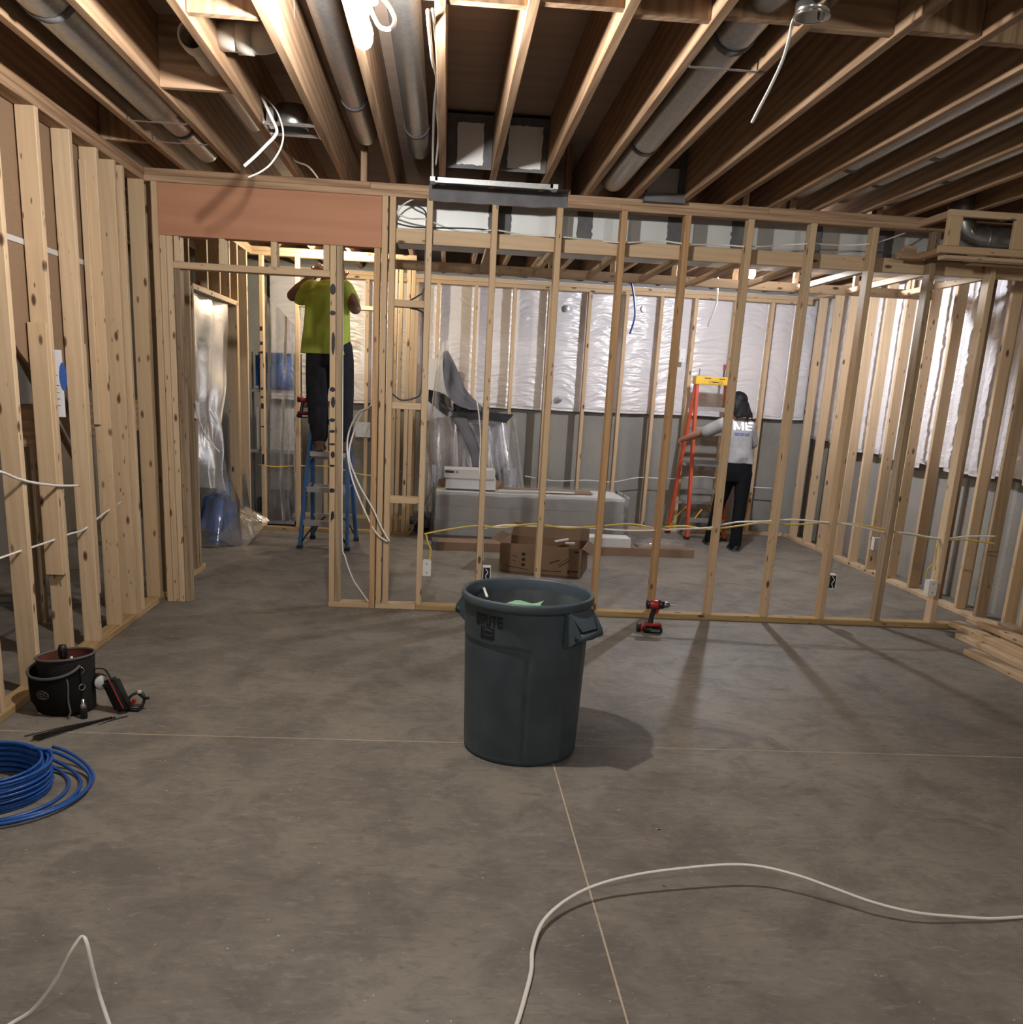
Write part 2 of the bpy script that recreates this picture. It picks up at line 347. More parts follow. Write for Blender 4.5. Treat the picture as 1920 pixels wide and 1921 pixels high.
ceil = setting('ceiling', 'open floor framing overhead with brown joists under a dark plywood subfloor', 'ceiling')
slab('subfloor', (-3.7, -1.8, H + 0.286), (4.5, 10.75, H + 0.31), M['subfloor'], ceil)
JX = [-3.40, -3.10, -2.80, -2.50, -2.20, -1.905, -1.605, -1.28, -0.931, -0.641, -0.34, -0.038, 0.26, 0.57, 0.862, 1.155, 1.476, 1.753, 2.041, 2.33, 2.63, 2.93, 3.23, 3.53, 3.83, 4.13, 4.4]
for x in JX: board('joist', (x - T, -1.8, H + 0.0005), (x, 10.7, H + 0.286), 'joist', ceil)
def blocking(k, y, y2=None):
    a, b_ = JX[k], JX[k + 1] - T; board('blocking', (a + 0.001, y, H + 0.006), (b_ - 0.001, y + T, H + 0.28), 'joist', ceil)
for k in range(11, 25): blocking(k, 3.27 + (0.04 if k % 2 else 0.0))
blocking(8, 3.58)
blocking(7, 4.46); blocking(5, 5.48)
for x in (-0.56, 0.70, 1.215, 2.135): board('squash_block', (x, YF + 0.005, H + 0.001), (x + T, YF + D - 0.005, H + 0.285), 'joist', ceil)
for x in (2.70, 1.83): board('squash_block', (x, YF + 0.005, H + 0.001), (x + T, YF + D - 0.005, H + 0.285), 'joist', ceil)

# ---- perimeter concrete
wb = tag(slab('wall_back', (-3.7, 10.55, 0), (4.5, 10.75, H + 0.29), M['cwall']), 'grey concrete foundation wall at the far end with white insulation on its upper half', 'wall', kind='structure')
wr = tag(slab('wall_right', (4.3, -1.8, 0), (4.5, 10.55, H + 0.29), M['cwall']), 'right-hand concrete foundation wall with white insulation behind a row of studs', 'wall', kind='structure')
tag(slab('wall_behind', (-3.7, -1.8, 0), (4.3, -1.6, H + 0.29), M['cwall']), 'concrete foundation wall at the near end of the basement', 'wall', kind='structure')
wst = tag(slab('wall_stair', (-3.7, -1.6, 0), (-3.5, 10.55, H + 0.29), M['cwall']), 'dark concrete wall behind the left stud partition', 'wall', kind='structure')

# ---- back stud wall
BS = [-0.333, -0.102, 0.303, 0.721, 1.106, 1.539, 1.945, 2.329, 2.708, 3.154, 3.56, 3.86]
wbs = setting('wall_far', 'row of bare studs standing in front of the far insulated wall', 'stud wall')
for x in BS: board('stud', (x - T / 2, 10.3, T + 0.001), (x + T / 2, 10.3 + D, 2.56), 'spf', wbs)
board('bottom_plate', (-0.36, 10.3, 0), (XR, 10.3 + D, T), 'spf', wbs)
board('top_plate', (-1.9, 10.3, 2.561), (XR, 10.3 + D, 2.599), 'spf', wbs)
board('top_plate', (-1.9, 10.3, 2.6), (XR, 10.3 + D, 2.638), 'spf', wbs)
for x in (-0.86, -1.30): board('stud', (x - T / 2, 10.3, T + 0.001), (x + T / 2, 10.3 + D, 2.56), 'spf', wbs)
board('bottom_plate', (-1.9, 10.3, 0), (-0.362, 10.3 + D, T), 'spf', wbs)
# insulation blankets, one per bay, pillowed and wrinkled
def blanket(parent, p0, p1, z0, z1, nrm, seed, name='insulation_blanket', amp=0.02, nu=22, nv=210):
    p0 = Vector(p0); p1 = Vector(p1); nrm = Vector(nrm)
    bm = bmesh.new()
    def f(u, v):
        z = z0 + (z1 - z0) * v
        pil = math.sin(math.pi * min(1, max(0, u))) ** 0.6
        q = p0.lerp(p1, u)
        droop = (u - 0.5) ** 2 * 0.5
        zz = z + droop * 0.5 + 0.10 * noise.noise(Vector((u * 1.2 + seed * 3, z * 2.5, 8.0))) + 0.16 * (u - 0.5) * noise.noise(Vector((seed, z * 1.5, 3.0)))
        wv = 0.9 - 2.4 * abs(noise.noise(Vector((u * 1.5 + seed * 7.1, zz * 17.0, seed * 3.3)))) + 0.6 * (0.5 - 1.8 * abs(noise.noise(Vector((u * 2.6 + seed, zz * 38.0, seed * 1.7)))))
        big = noise.noise(Vector((u * 1.3 + seed, z * 2.0, 5.0)))
        dd = amp * pil + (0.009 * wv + 0.012 * big) * (0.25 + 0.75 * pil)
        if v < 0.02: dd *= 0.5
        return q + nrm * dd + Vector((0, 0, z + 0.004 * math.sin(u * 4 + seed) * (1 - v)))
    sheet(bm, f, nu, nv); bmesh.ops.recalc_face_normals(bm, faces=bm.faces)
    return obj(name, bm, M['poly'], parent, smooth=True)
edges = [-1.92, -1.30, -0.86, -0.333, -0.102, 0.303, 0.721, 1.106, 1.539, 1.945, 2.329, 2.708, 3.154, 3.56, 3.86, 4.12]
for i, (a, b_) in enumerate(zip(edges, edges[1:])):
    blanket(wb, (a, 10.47, 0), (b_, 10.47, 0), 1.27 + 0.004 * i, 2.66, (0, -1, 0), i + 1)
# washers that pin the blanket
for x, z in ((1.30, 2.39), (2.16, 2.43), (1.28, 1.42)):
    bm = bmesh.new(); lathe(bm, [(0.036, 0), (0.034, 0.006), (0.012, 0.008), (0.010, 0.014)], 16, cap1=True)
    o = obj('insulation_pin', bm, M['steel'], wb, loc=(x, 10.415, z)); o.rotation_euler = (R(90), 0, 0)

# ---- right stud wall
RS = [10.087, 9.675, 9.294, 8.872, 8.519, 8.138, 7.731, 7.335, 6.96, 6.596, 6.333, 5.99, 5.80, 5.72]
wrs = setting('wall_right_studs', 'row of bare studs along the right-hand insulated wall', 'stud wall')
wrs.name = 'wall_side'
for i, y in enumerate(RS): board('stud', (XR, y, T + 0.001), (XR + D, y + T, H - 2 * T - 0.001), 'old' if i in (8, 10) else 'spf', wrs)
for y in (5.40, 5.0, 4.6): board('stud', (XR, y, T + 0.001), (XR + D, y + T, H - 2 * T - 0.001), 'spf', wrs)
board('bottom_plate', (XR, 2.6, 0), (XR + D, 10.299, T), 'spf', wrs)
board('top_plate', (XR, 2.6, H - 2 * T), (XR + D, 10.299, H - T - 0.001), 'spf', wrs)
board('top_plate', (XR, 2.6, H - T), (XR + D, 10.299, H - 0.001), 'spf', wrs)
re = [10.45, 9.9, 9.46, 9.06, 8.67, 8.30, 7.9, 7.5, 7.12, 6.76, 6.42, 6.02, 5.6, 5.2, 4.8]
for i, (a, b_) in enumerate(zip(re, re[1:])):
    blanket(wr, (4.21, a, 0), (4.21, b_, 0), 1.03 + 0.02 * math.sin(i * 2.3) + max(0, (a - 8.5)) * 0.05, 2.66, (-1, 0, 0), i + 40, amp=0.05, nv=90)

# ---- the partition ahead
wf = setting('wall_front', 'open stud partition across the room with a doorway on its left', 'stud wall')
TOPS = H - 2 * T
for k in range(10):
    x = -0.1118 + 0.4064 * k
    mk = {3: 'spf', 4: 'orange', 5: 'old'}.get(k, 'spf')
    mk = {3: 'orange', 4: 'orange', 5: 'spf', 8: 'old'}.get(k, 'spf')
    board('stud', (x - T, YF, T + 0.001), (x, YF + D, TOPS), mk, wf)
# doorway framing, left side
board('king_stud', (-1.826, YF, 0.001), (-1.788, YF + D, TOPS), 'spf', wf)
board('jack_stud', (-1.786, YF, 0.001), (-1.748, YF + D, 2.314), 'spf', wf)
board('jack_stud', (-1.746, YF, 0.001), (-1.708, YF + D, 2.314), 'spf', wf)
board('jack_stud', (-1.706, YF + 0.005, 0.001), (-1.668, YF + D, 2.125), 'old', wf)
# beam over the doorway
board('beam', (-1.787, YF - 0.003, 2.315), (-0.426, YF + D, TOPS - 0.002), 'beam', wf)
# door header and cripples
board('door_header', (-1.707, YF, 2.127), (-0.744, YF + D, 2.167), 'spf', wf)
for x in (-1.700, -1.428, -1.108, -0.785): board('cripple_stud', (x, YF, 2.168), (x + T, YF + D, 2.314), 'spf', wf)
# right side of the doorway
board('jack_stud', (-0.743, YF, T + 0.001), (-0.705, YF + D, 2.314), 'spf', wf)
board('king_stud', (-0.703, YF, T + 0.001), (-0.665, YF + D, 2.314), 'old', wf)
board('jack_stud', (-0.470, YF, 0.001), (-0.432, YF + D, 2.314), 'orange', wf)
board('king_stud', (-0.425, YF, T + 0.001), (-0.387, YF + D, TOPS), 'spf', wf)
board('stud', (-0.378, YF, T + 0.001), (-0.340, YF + D, TOPS), 'spf', wf)
board('bottom_plate', (-0.745, YF, 0), (-0.471, YF + D, T), 'spf', wf)
board('bottom_plate', (-0.426, YF, 0.0), (-0.152, YF + D, T), 'spf', wf)
board('bottom_plate', (-0.150, YF, 0), (3.72, YF + D, T), 'treated', wf)
for z in (1.975, 1.343, 0.728): board('block', (-0.339, YF, z), (-0.151, YF + D, z + 0.043), 'spf', wf)
board('top_plate', (XL - D, YF, TOPS), (1.06, YF + D, TOPS + T - 0.0005), 'joist', wf)
board('top_plate', (1.062, YF, TOPS), (XR - 0.01, YF + D, TOPS + T - 0.0005), 'joist', wf)
board('top_plate', (XL + 0.002, YF, H - T), (-0.5, YF + D, H - 0.0005), 'joist', wf)
board('top_plate', (-0.498, YF, H - T), (2.0, YF + D, H - 0.0005), 'joist', wf)
board('top_plate', (2.002, YF, H - T), (XR - 0.01, YF + D, H - 0.0005), 'joist', wf)
# sprayed black marks on the doorway studs
for z0, z1, k in ((2.02, 2.09, 0), (1.90, 1.93, 0), (1.66, 1.80, 1), (1.43, 1.46, 0), (1.33, 1.40, 2), (1.24, 1.265, 0), (1.17, 1.19, 0), (1.09, 1.105, 0), (1.01, 1.05, 2), (0.95, 0.965, 0), (0.78, 0.81, 0), (0.60, 0.66, 1)):
    bm = bmesh.new(); n = 14; c0 = -0.724 + 0.004 * (k == 1)
    vs = []
    for q in range(n):
        a = 2 * math.pi * q / n; ww = (0.017, 0.011, 0.013)[k]
        vs.append(bm.verts.new((c0 + (0.004 if k == 2 else 0) + ww * math.cos(a) * (1 + 0.15 * rnd.random()) , YF - 0.0012, (z0 + z1) / 2 + (z1 - z0) / 2 * math.sin(a) * (0.85 + 0.3 * rnd.random()) + 0.35 * ww * math.cos(a) * (k == 1))))
    bm.faces.new(vs); obj('paint_mark', bm, M['print'], wf)

# ---- soffit behind the partition
so = setting('soffit_frame', 'ladder-like soffit frame of pale boards hanging behind the partition under the steel duct', 'soffit'); so.name = 'ceiling_soffit'
YS = YF + D
board('ledger', (-0.34, YS + 0.001, 2.365), (1.55, YS + T, 2.453), 'spf', so)
board('ledger', (1.552, YS + 0.001, 2.365), (3.95, YS + T, 2.453), 'spf', so)
board('rim', (-0.5, 7.62, 2.375), (3.95, 7.62 + T, 2.445), 'spf', so)
for k in range(9):
    x = 0.24 + 0.425 * k
    board('rung', (x, YS + T + 0.001, 2.385), (x + T, 7.619, 2.425), 'spf', so)
for k in range(8):
    x = 0.29 + 0.5 * k
    board('hanger', (x, 7.66, 2.386), (x + T, 7.66 + T, H), 'spf', so)

# ---- left partition
wl = setting('wall_left', 'left stud partition closing off the dark stair area', 'stud wall')
LS = [3.40, 3.80, 4.165, 4.566, 4.946, 5.295, 5.561, 5.692, 6.045]
for i, y in enumerate(LS): board('stud', (XL - D, y, T + 0.001), (XL, y + T, TOPS), 'spf', wl)
board('scab', (XL - D + 0.001, 4.566 - T - 0.001, 0.50), (XL - 0.001, 4.565, 1.695), 'spf', wl)
board('scab', (XL - D + 0.006, 4.946 + T, 0.3), (XL - 0.006, 4.946 + 2 * T, 1.62), 'spf', wl)
board('scab', (XL - D + 0.003, 5.295 - 0.02, 1.2), (XL - 0.05, 5.294, 2.55), 'spf', wl)
board('bottom_plate', (XL - D, -1.59, 0), (XL, YF - 0.002, T), 'treated', wl)
board('top_plate', (XL - D, -1.59, TOPS), (XL, YF - 0.002, H - T - 0.0005), 'joist', wl)
board('top_plate', (XL - D, -1.59, H - T), (XL, YF - 0.002, H - 0.0005), 'joist', wl)
for y in (3.0, 2.6, 2.2, 1.8, 1.4, 1.0, 0.6, 0.2): board('stud', (XL - D, y, T + 0.001), (XL, y + T, TOPS), 'spf', wl)
# beyond the partition: the corridor side of the same wall, with a door opening
wc = setting('wall_corridor', 'corridor stud wall beyond the doorway with a second opening hung with plastic', 'stud wall')
for y in (6.20, 6.60, 7.02): board('stud', (XL - D, y, T + 0.001), (XL, y + T, TOPS), 'old', wc)
board('jack_stud', (XL - D, 7.10, T + 0.001), (XL, 7.10 + T, 2.10), 'old', wc)
board('stud', (XL - D - 0.001, 6.64, 1.20), (XL, 6.64 + T, TOPS), 'spf', wc)
board('bottom_plate', (XL - D, YF + D + 0.001, 0), (XL, 7.25, T), 'treated', wc)
board('door_header', (XL - D, 7.102 + T, 2.10), (XL, 8.60, 2.14), 'spf', wc)
for y in (7.55, 7.95, 8.3): board('cripple_stud', (XL - D, y, 2.141), (XL, y + T, TOPS), 'spf', wc)
board('jack_stud', (XL - D, 8.565, T + 0.001), (XL, 8.565 + T, 2.099), 'spf', wc)
board('king_stud', (XL - D, 8.605, T + 0.001), (XL, 8.605 + T, TOPS), 'spf', wc)
board('stud', (XL - D, 9.0, T + 0.001), (XL, 9.0 + T, TOPS), 'spf', wc)
board('bottom_plate', (XL - D, 8.56, 0), (XL, 9.24, T), 'treated', wc)
board('top_plate', (XL - D, YF + D + 0.001, TOPS), (XL, 9.24, H - T - 0.001), 'joist', wc)
board('top_plate', (XL - D, YF + D + 0.001, H - T), (XL, 9.24, H - 0.001), 'joist', wc)
# corridor end wall
we = setting('wall_corridor_end', 'short stud wall across the far end of the corridor', 'stud wall')
we.name = 'wall_end'
YE = 9.245
for x in (-1.80, -1.46, -0.52, -0.47, -0.395, -0.35): board('stud', (x, YE, T + 0.001), (x + T, YE + D, TOPS), 'spf', we)
board('bottom_plate', (XL + 0.001, YE, 0), (-0.31, YE + D, T), 'treated', we)
board('top_plate', (XL - D, YE, TOPS), (-0.31, YE + D, H - T - 0.001), 'spf', we)
board('top_plate', (XL - D, YE, H - T), (-0.31, YE + D, H - 0.001), 'spf', we)
board('block', (-1.42, YE, 2.17), (-0.521, YE + D, 2.17 + T), 'spf', we)
for z0, z1 in ((1.93, 1.97), (1.80, 1.83), (1.72, 1.74), (1.38, 1.40), (1.30, 1.32), (1.20, 1.25), (1.02, 1.035), (0.66, 0.76)):
    bm = bmesh.new(); box(bm, (-1.793, YE - 0.0015, z0), (-1.772 + 0.004 * rnd.random(), YE - 0.0002, z1)); obj('paint_mark', bm, M['print'], we)

# ---- stair seen through the left partition
stp = thing('staircase', 'enclosed wooden stair with brown panelling behind the left stud partition', 'staircase')
bm = bmesh.new(); pf = [(1.0, 2.2), (4.10, 1.90), (4.45, 1.56), (4.75, 1.385), (5.74, 1.385), (5.74, H - 0.01), (1.0, H - 0.01)]
fa = [bm.verts.new((-1.957, y, z)) for y, z in pf]; fb = [bm.verts.new((-1.972, y, z)) for y, z in pf]; bm.faces.new(fa); bm.faces.new(list(reversed(fb)))
for i in range(7): bm.faces.new((fa[i], fb[i], fb[(i + 1) % 7], fa[(i + 1) % 7]))
bmesh.ops.recalc_face_normals(bm, faces=bm.faces); obj('side_panel', bm, M['sheath'], stp)
for zz, hh in ((1.405, 0.016), (1.43, 0.006), (1.395, 0.005)):
    slab('panel_print', (-1.9568, 4.95, zz), (-1.9562, 5.28, zz + hh), M['print'], stp)
bm = bmesh.new(); bar(bm, (-2.36, 4.9, 2.12), (-2.36, 6.1, 1.02), 0.03, 0.24, (0, 0.68, 0.73)); obj('stringer', bm, M['sheath'], stp)
for o_, c_ in ((0.13, 'white'), (-0.13, 'white'), (0.085, 'black')):
    bm = bmesh.new(); bar(bm, (-2.345, 4.9, 2.12 + o_), (-2.345, 6.1, 1.02 + o_), 0.012, 0.022 if c_ == 'white' else 0.05, (0, 0.68, 0.73)); obj('stringer_edge', bm, M[c_], stp)
board('landing_rim', (-2.40, 3.2, 1.05), (-2.36, 7.35, 1.285), 'joist', stp)
board('landing_ledger', (-2.38, 3.2, 0.97), (-2.30, 4.75, 1.012), 'spf', stp)
slab('cross_strip', (-1.9565, 3.4, 2.035), (-1.9525, 5.7, 2.06), M['boxw'], stp)
for k in range(5): board('post', (-2.398, 3.0 + 0.8 * k, 0.001), (-2.36, 3.089 + 0.8 * k, 1.06), 'old', stp)

# ================================================================ DUCTS AND PIPES
def round_duct(label, x, z, y0, y1, r, seams=(), group=None, elbow=None, name='round_duct'):
    t = thing(name, label, 'duct', (x, y0, z), group)
    prof = [(0.0, 0.0), (0.0, 0.001)]
    n = 20
    def pipe(nm, ya, yb, rr):
        bm = bmesh.new(); tube(bm, [(0, ya - y0, 0), (0, yb - y0, 0)], rr, n, cap=False)
        bm2 = bm; tube(bm2, [(0, ya - y0, 0), (0, yb - y0, 0)], rr - 0.003, n, cap=False)
        return obj(nm, bm, M['galv'], t, True)
    ys = [y0] + list(seams) + [y1]
    for a, b_ in zip(ys, ys[1:]): pipe('duct_section', a, b_, r)
    for s in seams:
        bm = bmesh.new(); lathe(bm, [(r + 0.001, -0.02), (r + 0.006, -0.017), (r + 0.006, 0.017), (r + 0.001, 0.02)], n)
        o = obj('joint_band', bm, M['mastic'], t, True, (0, s - y0, 0)); o.rotation_euler = (R(90), 0, 0)
    if elbow:
        dx, dz = elbow; bm = bmesh.new()
        tube(bm, spline([(0, y1 - y0 - 0.01, 0), (dx * 0.15, y1 - y0 + 0.10, dz * 0.15), (dx * 0.6, y1 - y0 + 0.17, dz * 0.6), (dx, y1 - y0 + 0.18, dz)], 5), r, n)
        obj('duct_elbow', bm, M['galv'], t, True)
    else:
        bm = bmesh.new(); tube(bm, spline([(0, y1 - y0, 0), (0, y1 - y0 + 0.05, 0.0), (0, y1 - y0 + 0.09, 0.03)], 4), [r, r * 0.99, r * 0.98, r * 0.97, r * 0.95, r * 0.9, r * 0.83, r * 0.7, r * 0.5][:9], n)
        obj('duct_end', bm, M['galv'], t, True)
    return t
round_duct('dull round steel duct in the wide left bay with a crimped mouth', -1.46, 2.80, 2.2, 5.03, 0.105, (3.75,), name='round_duct')
round_duct('slim steel duct continuing from the wide duct to the left corner', -1.46, 2.79, 5.05, 5.95, 0.07, (5.45,))
round_duct('round steel duct fading into the glare just left of the near bulb', -0.505, 2.89, 1.2, 5.75, 0.066, (5.1,))
round_duct('round steel duct with a bright tip in the bay right of the near bulb', -0.205, 2.89, 1.2, 6.0, 0.066, (5.55,))
round_duct('long grey round duct with a shiny end under the dangling ceiling wire', 0.99, 2.79, 1.6, 5.98, 0.08, (3.62, 5.1))
for i, (x, y0, y1, s, nm) in enumerate(((2.167, 2.8, 6.0, (5.3,), 'round duct in the bay nearest the dangling wire on the right side'),
                                        (2.465, 3.0, 6.05, (4.95, 5.6), 'round duct with a glinting joint in the middle of the right-hand bays'),
                                        (2.765, 3.4, 6.05, (5.4,), 'round duct in the last bay before the boxed soffit'))):
    round_duct(nm, x, 2.815, y0, y1, 0.072, s, group='steel ducts in the right-hand bays')
def strap(x0, x1, y, z=None, label='', dx=0.0):
    bm = bmesh.new(); zz = z or H - 0.003
    bar(bm, (x0, y, zz), (x1, y, zz), 0.018, 0.002); box(bm, (x0 - 0.001, y - 0.009, zz), (x0 + 0.001, y + 0.009, zz + 0.04)); box(bm, (x1 - 0.001, y - 0.009, zz), (x1 + 0.001, y + 0.009, zz + 0.04))
    tag(obj('duct_strap', bm, M['galv']), label, 'strap')
strap(0.861, 1.118, 3.72, label='flat steel strap holding the duct under the dangling wire')
strap(-1.605, -1.317, 5.02, label='flat steel strap under the mouth of the wide left duct')
strap(-1.605, -1.317, 5.42, label='flat steel strap under the slim duct in the left corner')
# PVC drain
t = thing('drain_pipe', 'off-white plastic drain pipe stub with an open end between left joists', 'pipe', (-1.05, 4.15, 2.80))
bm = bmesh.new(); tube(bm, [(0, 0, 0), (0, 1.2, 0)], 0.047, 20, cap=False); tube(bm, [(0, 0, 0), (0, 1.2, 0)], 0.041, 20, cap=False); obj('pipe', bm, M['pvc'], t, True)
bm = bmesh.new(); tube(bm, [(0, -0.03, 0), (0, 0.04, 0)], 0.058, 20, cap=False); tube(bm, [(0, -0.03, 0), (0, 0.04, 0)], 0.049, 20, cap=False); lathe(bm, [(0.058, 0), (0.049, 0)], 20)
for v in bm.verts[-40:]: v.co = Vector((v.co.x, -0.03, v.co.y))
obj('hub', bm, M['pvc'], t, True)
t = thing('drain_elbow', 'off-white plastic drain elbow hanging between joists beside the near bulb', 'pipe', (-0.83, 4.08, 2.79))
bm = bmesh.new(); tube(bm, [(-0.10, 0, 0), (0.0, 0, 0)], 0.052, 20); obj('pipe', bm, M['pvc'], t, True)
bm = bmesh.new(); tube(bm, [(-0.03, 0, 0), (0.03, 0, 0)], 0.060, 20); obj('hub', bm, M['pvc'], t, True)
bm = bmesh.new(); tube(bm, spline([(0.02, 0, 0), (0.09, 0, 0.01), (0.13, 0, 0.06), (0.135, 0, 0.16)], 6), 0.056, 20); obj('elbow', bm, M['pvc'], t, True)

# trunk duct inside the soffit
t = thing('trunk_duct', 'long rectangular sheet-steel duct with dark sealed joints inside the soffit', 'duct', (1.5, 6.9, 2.44))
sx = [-1.95, -1.40, -1.16, -0.72, -0.50, -0.02, 0.20, 0.66, 0.90, 1.40, 1.62, 2.15]
bm = bmesh.new(); box(bm, (-1.87, -0.52, 0.02), (2.3, 0.24, 0.245)); obj('duct_body', bm, M['sheet'], t)
for k, x in enumerate((-1.18, -0.62, 0.0, 0.42, 0.92, 1.40, 1.9)):
    bm = bmesh.new(); wd = (0.075, 0.05, 0.07, 0.06, 0.055, 0.065, 0.09)[k]
    n = 12; pts = []
    fr = [bm.verts.new((x - wd + 0.012 * noise.noise(Vector((k, i * 0.9, 1))), -0.525, 0.018 + 0.23 * i / n)) for i in range(n + 1)]
    fl = [bm.verts.new((x + wd + 0.012 * noise.noise(Vector((k, i * 0.9, 7))), -0.525, 0.018 + 0.23 * i / n)) for i in range(n + 1)]
    br = [bm.verts.new((x - wd, -0.50, 0.018 + 0.23 * i / n)) for i in range(n + 1)]; bl = [bm.verts.new((x + wd, -0.50, 0.018 + 0.23 * i / n)) for i in range(n + 1)]
    for i in range(n):
        bm.faces.new((fr[i], fl[i], fl[i + 1], fr[i + 1])); bm.faces.new((br[i], fr[i], fr[i + 1], br[i + 1])); bm.faces.new((fl[i], bl[i], bl[i + 1], fl[i + 1]))
    obj('sealed_joint', bm, M['mastic'], t)
# panned bays with bright metal panels
def ragged(bm, x0, x1, z0, z1, y, seed, th=0.004, j=0.008):
    n = 10; ring = []
    def jit(i): return j * noise.noise(Vector((seed * 3.1, i * 0.77, 2.0)))
    for i in range(n): ring.append((x0 + (x1 - x0) * i / n, z0 + jit(i)))
    for i in range(n): ring.append((x1 + jit(i + 20), z0 + (z1 - z0) * i / n))
    for i in range(n): ring.append((x1 + (x0 - x1) * i / n, z1 + jit(i + 40)))
    for i in range(n): ring.append((x0 + jit(i + 60), z1 + (z0 - z1) * i / n))
    f = [bm.verts.new((a, y, c)) for a, c in ring]; bk = [bm.verts.new((a, y + th, c)) for a, c in ring]
    bm.faces.new(f); bm.faces.new(list(reversed(bk)))
    for i in range(len(f)): bm.faces.new((f[i], bk[i], bk[(i + 1) % len(f)], f[(i + 1) % len(f)]))
for nm, x0, x1, lb in (('panned_bay', -0.037, 0.221, 'pale metal panel edged in dark sealant in the bay beside the joist wires'), ('panned_bay', 0.261, 0.531, 'pale metal panel edged in dark sealant one bay right of its twin')):
    t = thing(nm, lb, 'duct panel', ((x0 + x1) / 2, 5.62, 2.70)); w2 = (x1 - x0) / 2 - 0.002; t.rotation_euler = (R(20), 0, 0)
    bm = bmesh.new(); ragged(bm, -w2, w2, 0.0, 0.272, 0.004, x0, 0.02, 0.0); obj('sealant', bm, M['mastic'], t)
    bm = bmesh.new(); ragged(bm, -w2 + 0.045 + (0.012 if x0 < 0 else 0), w2 - 0.03 - (0.02 if x0 < 0 else 0), 0.02, 0.232, 0.0, x0 + 4); obj('panel', bm, M['panelw'], t)
    bm = bmesh.new(); box(bm, (-w2, 0.03, 0.24), (w2, 0.45, 0.262)); obj('pan', bm, M['mastic'], t)
t = thing('duct_boot', 'low metal duct boot rim with a dark slot above the partition plate', 'duct', (0.26, 5.86, 2.692))
bm = bmesh.new()
for a, b_ in (((-0.36, -0.02, -0.028), (0.34, -0.008, 0.0)), ((-0.36, 0.05, -0.014), (0.34, 0.062, 0.0)), ((-0.36, -0.02, -0.02), (-0.345, 0.062, 0.0)), ((0.325, -0.02, -0.02), (0.34, 0.062, 0.0))): box(bm, a, b_)
obj('rim', bm, M['galv'], t)
bm = bmesh.new(); box(bm, (-0.345, -0.008, -0.004), (0.325, 0.05, 0.0)); obj('slot', bm, M['black'], t)
for xa in (-0.39, 0.34):
    bm = bmesh.new(); box(bm, (xa, -0.03, -0.025), (xa + 0.03, 0.07, 0.0)); obj('tab', bm, M['sheet'], t)
bm = bmesh.new(); n = 16; z0 = -0.088
f0 = [bm.verts.new((-0.40 + 0.86 * i / n, 0.222, z0 + 0.006 * noise.noise(Vector((i * 0.8, 3, 1))) + (0.008 if i > 13 else 0))) for i in range(n + 1)]
f1 = [bm.verts.new((-0.40 + 0.86 * i / n, 0.216, 0.004)) for i in range(n + 1)]; f2 = [bm.verts.new((-0.40 + 0.86 * i / n, 0.07, -0.004)) for i in range(n + 1)]
for i in range(n): bm.faces.new((f0[i], f0[i + 1], f1[i + 1], f1[i])); bm.faces.new((f1[i], f1[i + 1], f2[i + 1], f2[i]))
obj('sealed_skirt', bm, M['mastic'], t)
t = thing('duct_takeoff', 'dark sealed duct take-off on the partition plate under the dangling wire', 'duct', (1.33, 6.02, 2.70))
bm = bmesh.new(); box(bm, (-0.14, 0.0, -0.03), (0.115, 0.06, 0.02)); bar(bm, (0.10, 0.03, 0.0), (0.10, 0.03, 0.27), 0.06, 0.05, (0, 1, 0)); obj('sealed_collar', bm, M['mastic'], t)
bm = bmesh.new(); box(bm, (-0.12, 0.035, 0.02), (0.07, 0.05, 0.17)); obj('panel', bm, M['sheet'], t)

# boxed soffit end on the right with an elbow duct inside
t = thing('soffit_box', 'pale framed soffit box with a dark steel duct inside, up at the right', 'soffit', (3.3, 5.70, 2.43))
x0, x1 = -0.325, 0.62
board('rail', (x0, 0, 0.205), (x1, T, 0.243), 'spf', t); board('rail', (x0 - 0.03, 0, 0.0), (x1, T, 0.04), 'spf', t)
board('stile', (x0, 0, 0.041), (x0 + 0.085, T, 0.204), 'spf', t); board('stile', (x0 + 0.415, 0, 0.041), (x0 + 0.49, T, 0.204), 'spf', t); board('stile', (x1 - 0.05, 0, 0.041), (x1, T, 0.204), 'spf', t)
board('side_rail', (x0, T + 0.001, 0.20), (x0 + T, 0.384, 0.24), 'joist', t); board('side_rail', (x0, T + 0.001, 0.0), (x0 + T, 0.384, 0.04), 'joist', t)
board('side_block', (x0 - 0.12, 0.30, 0.0), (x0 - 0.001, 0.385, 0.038), 'joist', t); board('side_block', (x0 - 0.08, 0.345, 0.04), (x0 - 0.001, 0.384, 0.085), 'joist', t)
board('bottom_board', (x0 + 0.04, 0.06, -0.022), (x1, 0.149, -0.001), 'spf', t); board('bottom_board', (x0 + 0.28, 0.20, -0.022), (x1, 0.289, -0.001), 'old', t)
t = thing('elbow_duct', 'shiny round steel elbow duct inside the framed soffit box', 'duct', (3.32, 5.90, 2.545))
bm = bmesh.new(); tube(bm, spline([(-0.17, 0.02, 0.26), (-0.17, 0, 0.12), (-0.12, 0, 0.03), (0.0, 0, 0.0), (0.2, 0, 0.0), (0.55, 0, 0.0)], 6), 0.078, 24); obj('duct', bm, M['galv'], t, True)
for x, ry in ((0.0, 90), (-0.12, 60)):
    bm = bmesh.new(); lathe(bm, [(0.079, -0.008), (0.083, 0), (0.079, 0.008)], 24); o = obj('seam', bm, M['galv'], t, True, (x, 0, 0.0 if x == 0 else 0.03)); o.rotation_euler = (0, R(ry), 0)
bm = bmesh.new()

